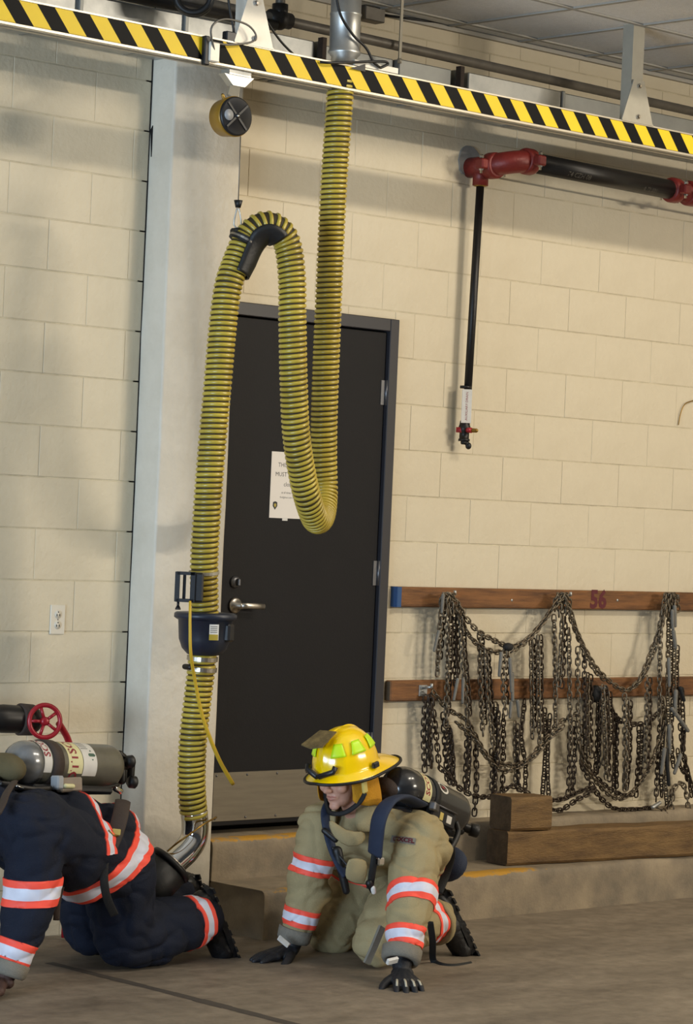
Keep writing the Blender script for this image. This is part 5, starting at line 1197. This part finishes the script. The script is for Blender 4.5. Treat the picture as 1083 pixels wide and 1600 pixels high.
c.cap(at(110, 1330, 0.86), at(120, 1330, 0.50), 0.150); c.cap(at(128, 1360, 0.80), at(138, 1360, 0.52), 0.12); c.cap(at(60, 1290, 0.90), at(70, 1290, 0.5), 0.13)
c.chain([lsh+V(0.02, 0, -0.01), at(52, 1335, 0.96), lel, lmid, lwr+(lmid-lwr).normalized()*0.05], [0.115, 0.108, 0.100, 0.085, 0.067]); c.chain([rsh, rel, rwr], [0.11, 0.098, 0.066])
c.cap(mid+V(0, 0, 0.03), mid+V(-0.10, 0, 0.0), 0.12, 0.095); c.cap(at(168, 1300, 0.80), at(176, 1300, 0.56), 0.108); c.cap(at(110, 1285, 0.82), at(118, 1285, 0.56), 0.115)
coat, csrc = garment(pn, 'turnout_coat', c, 'navy_cloth', 0.008, 6, 0.008, 11, 4.5, 4.1)
stripe(coat, csrc, at(50, 1340, 0.965), lel+V(0, 0, -0.05), 0.070, 0.135, 1.3, lambda p: p[1] < -0.80)
stripe(coat, csrc, lmid, lwr, 0.048, 0.11, 1.2)
tA, tB = at(214, 1285, 0.68), at(112, 1412, 0.80)       # hem line from the small of the back to the belly
hd = (tA-tB).normalized(); hn = V(hd[2], 0, -hd[0]); hn = hn if hn[0] > 0 else -hn
stripe(coat, csrc, (tA+tB)/2-hn*0.30, (tA+tB)/2+hn*0.1, 0.215, 0.60, 1.35, lambda p: (p-at(50, 1395, 0.965)).length > 0.17)
stripe(coat, csrc, at(60, 1275, 0.7), at(200, 1275, 0.7), 0.095, 0.40, 0.9, lambda p: p[2] > 0.47 and p[1] < -0.6)
d = (lwr-lmid).normalized(); MB().lathe([(-0.025, 0.064), (-0.022, 0.070), (0.020, 0.066), (0.028, 0.058), (0.024, 0.044), (-0.02, 0.044)], lwr, d, 26).build('sleeve_cuff', 'cuff_grey', coat)
c = MB(); c.cap(hl+V(-0.02, 0, -0.03), hr+V(-0.02, 0, -0.03), 0.132); c.chain([hl+V(-0.01, 0, -0.02), kl+V(0.0, 0, 0.02)], [0.145, 0.118]); c.chain([hr, kr+V(0, 0, 0.015)], [0.14, 0.108])
c.chain([kl+V(0.0, 0, 0.015), kl.lerp(al, 0.5), al], [0.116, 0.122, 0.098]); c.chain([kr+V(0, 0, 0.01), ar], [0.106, 0.095]); c.cap(kl+V(-0.01, 0, -0.005), kl+V(0.16, 0, -0.012), 0.105)
trs, tsrc = garment(pn, 'turnout_trousers', c, 'navy_cloth', 0.008, 6, 0.009, 9, 6, 9.2)
stripe(trs, tsrc, kl, al, (al-kl).length-0.070, 0.16, 1.0)
boot(pn, at(326, 1384, 0.73), at(368, 1496, 0.72), V(-0.9, 0.1, 0.35), shaft=al+V(-0.02, 0, 0))
boot(pn, ar+V(0.09, 0, 0.10), ar+V(0.16, 0, -0.115), V(-0.95, 0, 0.3), shaft=ar+V(-0.02, 0, 0))
glove(pn, lwr+V(-0.015, 0, -0.055), V(-0.9, -0.35, -0.25), V(-0.2, 0, 1), V(0, 1, 0), 1.05, 'glove_brown', 0.10, None, lwr+(lel-lwr).normalized()*0.03, 0.2)
glove(pn, V(rwr[0]-0.01, rwr[1], 0.05), V(-0.97, 0.1, -0.2), V(-0.2, 0, 1), V(0, -1, 0), 1.05, 'glove_brown', 0.10, None, rwr, 0.2)
# air pack of the navy firefighter
p0, p1 = at(14, 1191, 0.70), at(182, 1198, 0.62)
ap, on, wrap, wtext, ax, bk, sd, LL, cyl_ = air_pack('air_tank', 'scuffed grey air tank with cream label on the back of the navy firefighter', p0, p1, 0.081, V(0, 0.1, 1), 'tank_body_grey', None, 1)
sgn = -1 if sd[1] > 0 else 1
pr = []
for i in range(9): q = PI/2*i/8; pr.append((0.0795-0.0815*math.cos(q), max(0.0815*math.sin(q), 0.004)))
MB().lathe(pr+[(0.105, 0.0815)], p0, ax, 40).build('scuffed_dome', 'tank_grey', cyl_)
wrap(0.100, 0.140, -2, 2, 0.0822, 'label_white', 'white_band', ap); wtext('SCOTT', 0.045, 0.120, sgn*0.42, 0.0827, 'label_red', 'red_lettering', ap, True)
wrap(0.225, 0.300, -2, 2, 0.0822, 'label_cream', 'cream_band', ap); wtext('SCOTT', 0.056, 0.258, sgn*2.15, 0.0827, 'label_red', 'band_lettering', ap, True); wtext('SCOTT', 0.056, 0.258, sgn*0.02, 0.0827, 'label_red', 'band_lettering', ap, True)
wrap(0.303, 0.375, sgn*0.1, sgn*2.1, 0.0822, 'label_white', 'data_label', ap)
for k in range(6): wrap(0.308, 0.345, sgn*(0.16+0.12*k), sgn*(0.19+0.12*k), 0.0826, 'ink', 'label_print', ap)
m = MB(); m.add([on(0.352+0.019*a, sgn*1.12+0.022*b_/0.08, 0.0828) for a, b_ in ((-1, 0), (0, 1), (1, 0), (0, -1))], [(0, 1, 2, 3)], 0, False); m.build('green_diamond', 'label_green', ap)
MB().lathe([(0.148, 0.082), (0.148, 0.088), (0.198, 0.088), (0.198, 0.082)], p0, ax, 40).build('tank_strap', 'strap_brown', ap)
ctr = p0+ax*0.22; Rp = basis(ax, bk); nb = sd*sgn
MB().bbox(tuple(ctr-bk*0.092+ax*0.02), (0.42, 0.20, 0.03), 0.010, Rp).build('back_plate', 'black_plastic', ap)
q = at(108, 1226, 0.80); bo = MB().bbox(tuple(q), (0.112, 0.034, 0.052), 0.006, Rp @ Matrix.Rotation(-0.06, 3, 'Y')).build('alarm_box', 'device_beige', ap)
MB().bbox(tuple(q-ax*0.062+bk*0.006), (0.034, 0.042, 0.05), 0.006, Rp).build('box_end', 'device_grey', bo); MB().cap(q-ax*0.04+nb*0.02-bk*0.006, q-ax*0.002+nb*0.02-bk*0.006, 0.009, n=10).build('light_tube', 'label_cream', bo)
kv = at(205, 1192, 0.62); m = MB(); m.cap(p1+ax*0.02, kv, 0.02, 0.018); m.cap(kv, at(203, 1222, 0.62), 0.016); m.cap(at(187, 1178, 0.62), at(196, 1186, 0.62), 0.014); m.build('valve_elbow', 'black_steel_pipe', ap)
for pp_, dd in ((at(203, 1190, 0.66), V(0.9, -0.3, 0.1)), (at(207, 1222, 0.64), V(0.95, -0.3, -0.1))):
    dd = dd.normalized(); MB().lathe([(-0.018, 0.016), (-0.012, 0.024), (0.012, 0.024), (0.018, 0.016)], pp_, dd, 10).build('valve_knob', 'black_rubber', ap)
MB().cap(at(180, 1232, 0.66), at(188, 1236, 0.66), 0.012, n=10).build('pressure_gauge', 'bright_steel', ap)
MB().tube(spline([at(*z) for z in ((136, 1232, 0.74), (150, 1233, 0.72), (168, 1230, 0.70), (185, 1226, 0.68))], 6), 0.007, 8).build('air_line', 'black_rubber', ap)
MB().tube(spline([at(*z) for z in ((0, 1224, 0.82), (20, 1226, 0.83), (32, 1230, 0.83), (55, 1233, 0.83), (80, 1232, 0.82))], 6), 0.010, 8, flat=(0.010, 0.005), ref=(0, 0, 1)).build('frame_rail', 'black_steel_pipe', ap)
MB().tube([at(25, 1228, 0.838), at(36, 1232, 0.838)], 0.005, 6).build('steel_pin', 'bright_steel', ap)
strap(ap, 'shoulder_strap', [at(*z) for z in ((22, 1222, 0.86), (10, 1240, 0.95), (4, 1256, 0.99), (-4, 1272, 1.02))], 0.015, 0.007, 'strap_brown', V(0.8, -0.4, 0.3))
strap(ap, 'hip_strap', [at(*z) for z in ((192, 1252, 0.86), (188, 1275, 0.92), (181, 1300, 0.94), (172, 1322, 0.945))], 0.030, 0.009, 'strap_brown', V(0.9, -0.4, 0))
MB().bbox(tuple(at(182, 1300, 0.952)), (0.030, 0.006, 0.022), 0.002, basis(V(0.85, -0.5, -0.1), V(0, 0, 1))).build('strap_tag', 'buckle_tan', ap)
MB().tube([at(170, 1297, 0.955), at(177, 1305, 0.958), at(190, 1308, 0.955)], 0.003, 6).build('strap_slide', 'brass', ap)
strap(ap, 'hanging_strap', [at(*z) for z in ((168, 1325, 0.95), (163, 1350, 0.96), (163, 1380, 0.96), (168, 1405, 0.95), (179, 1430, 0.93))], 0.016, 0.004, 'strap_black', V(0.85, -0.4, 0))
strap(ap, 'hanging_strap', [at(*z) for z in ((96, 1385, 0.92), (90, 1410, 0.92), (88, 1438, 0.92))], 0.012, 0.004, 'strap_brown', V(0.85, -0.4, 0))
m = MB(); m.ell(at(8, 1200, 0.72), (0.06, 0.10, 0.055)); m.build('canvas_flap', 'olive_canvas', pn)
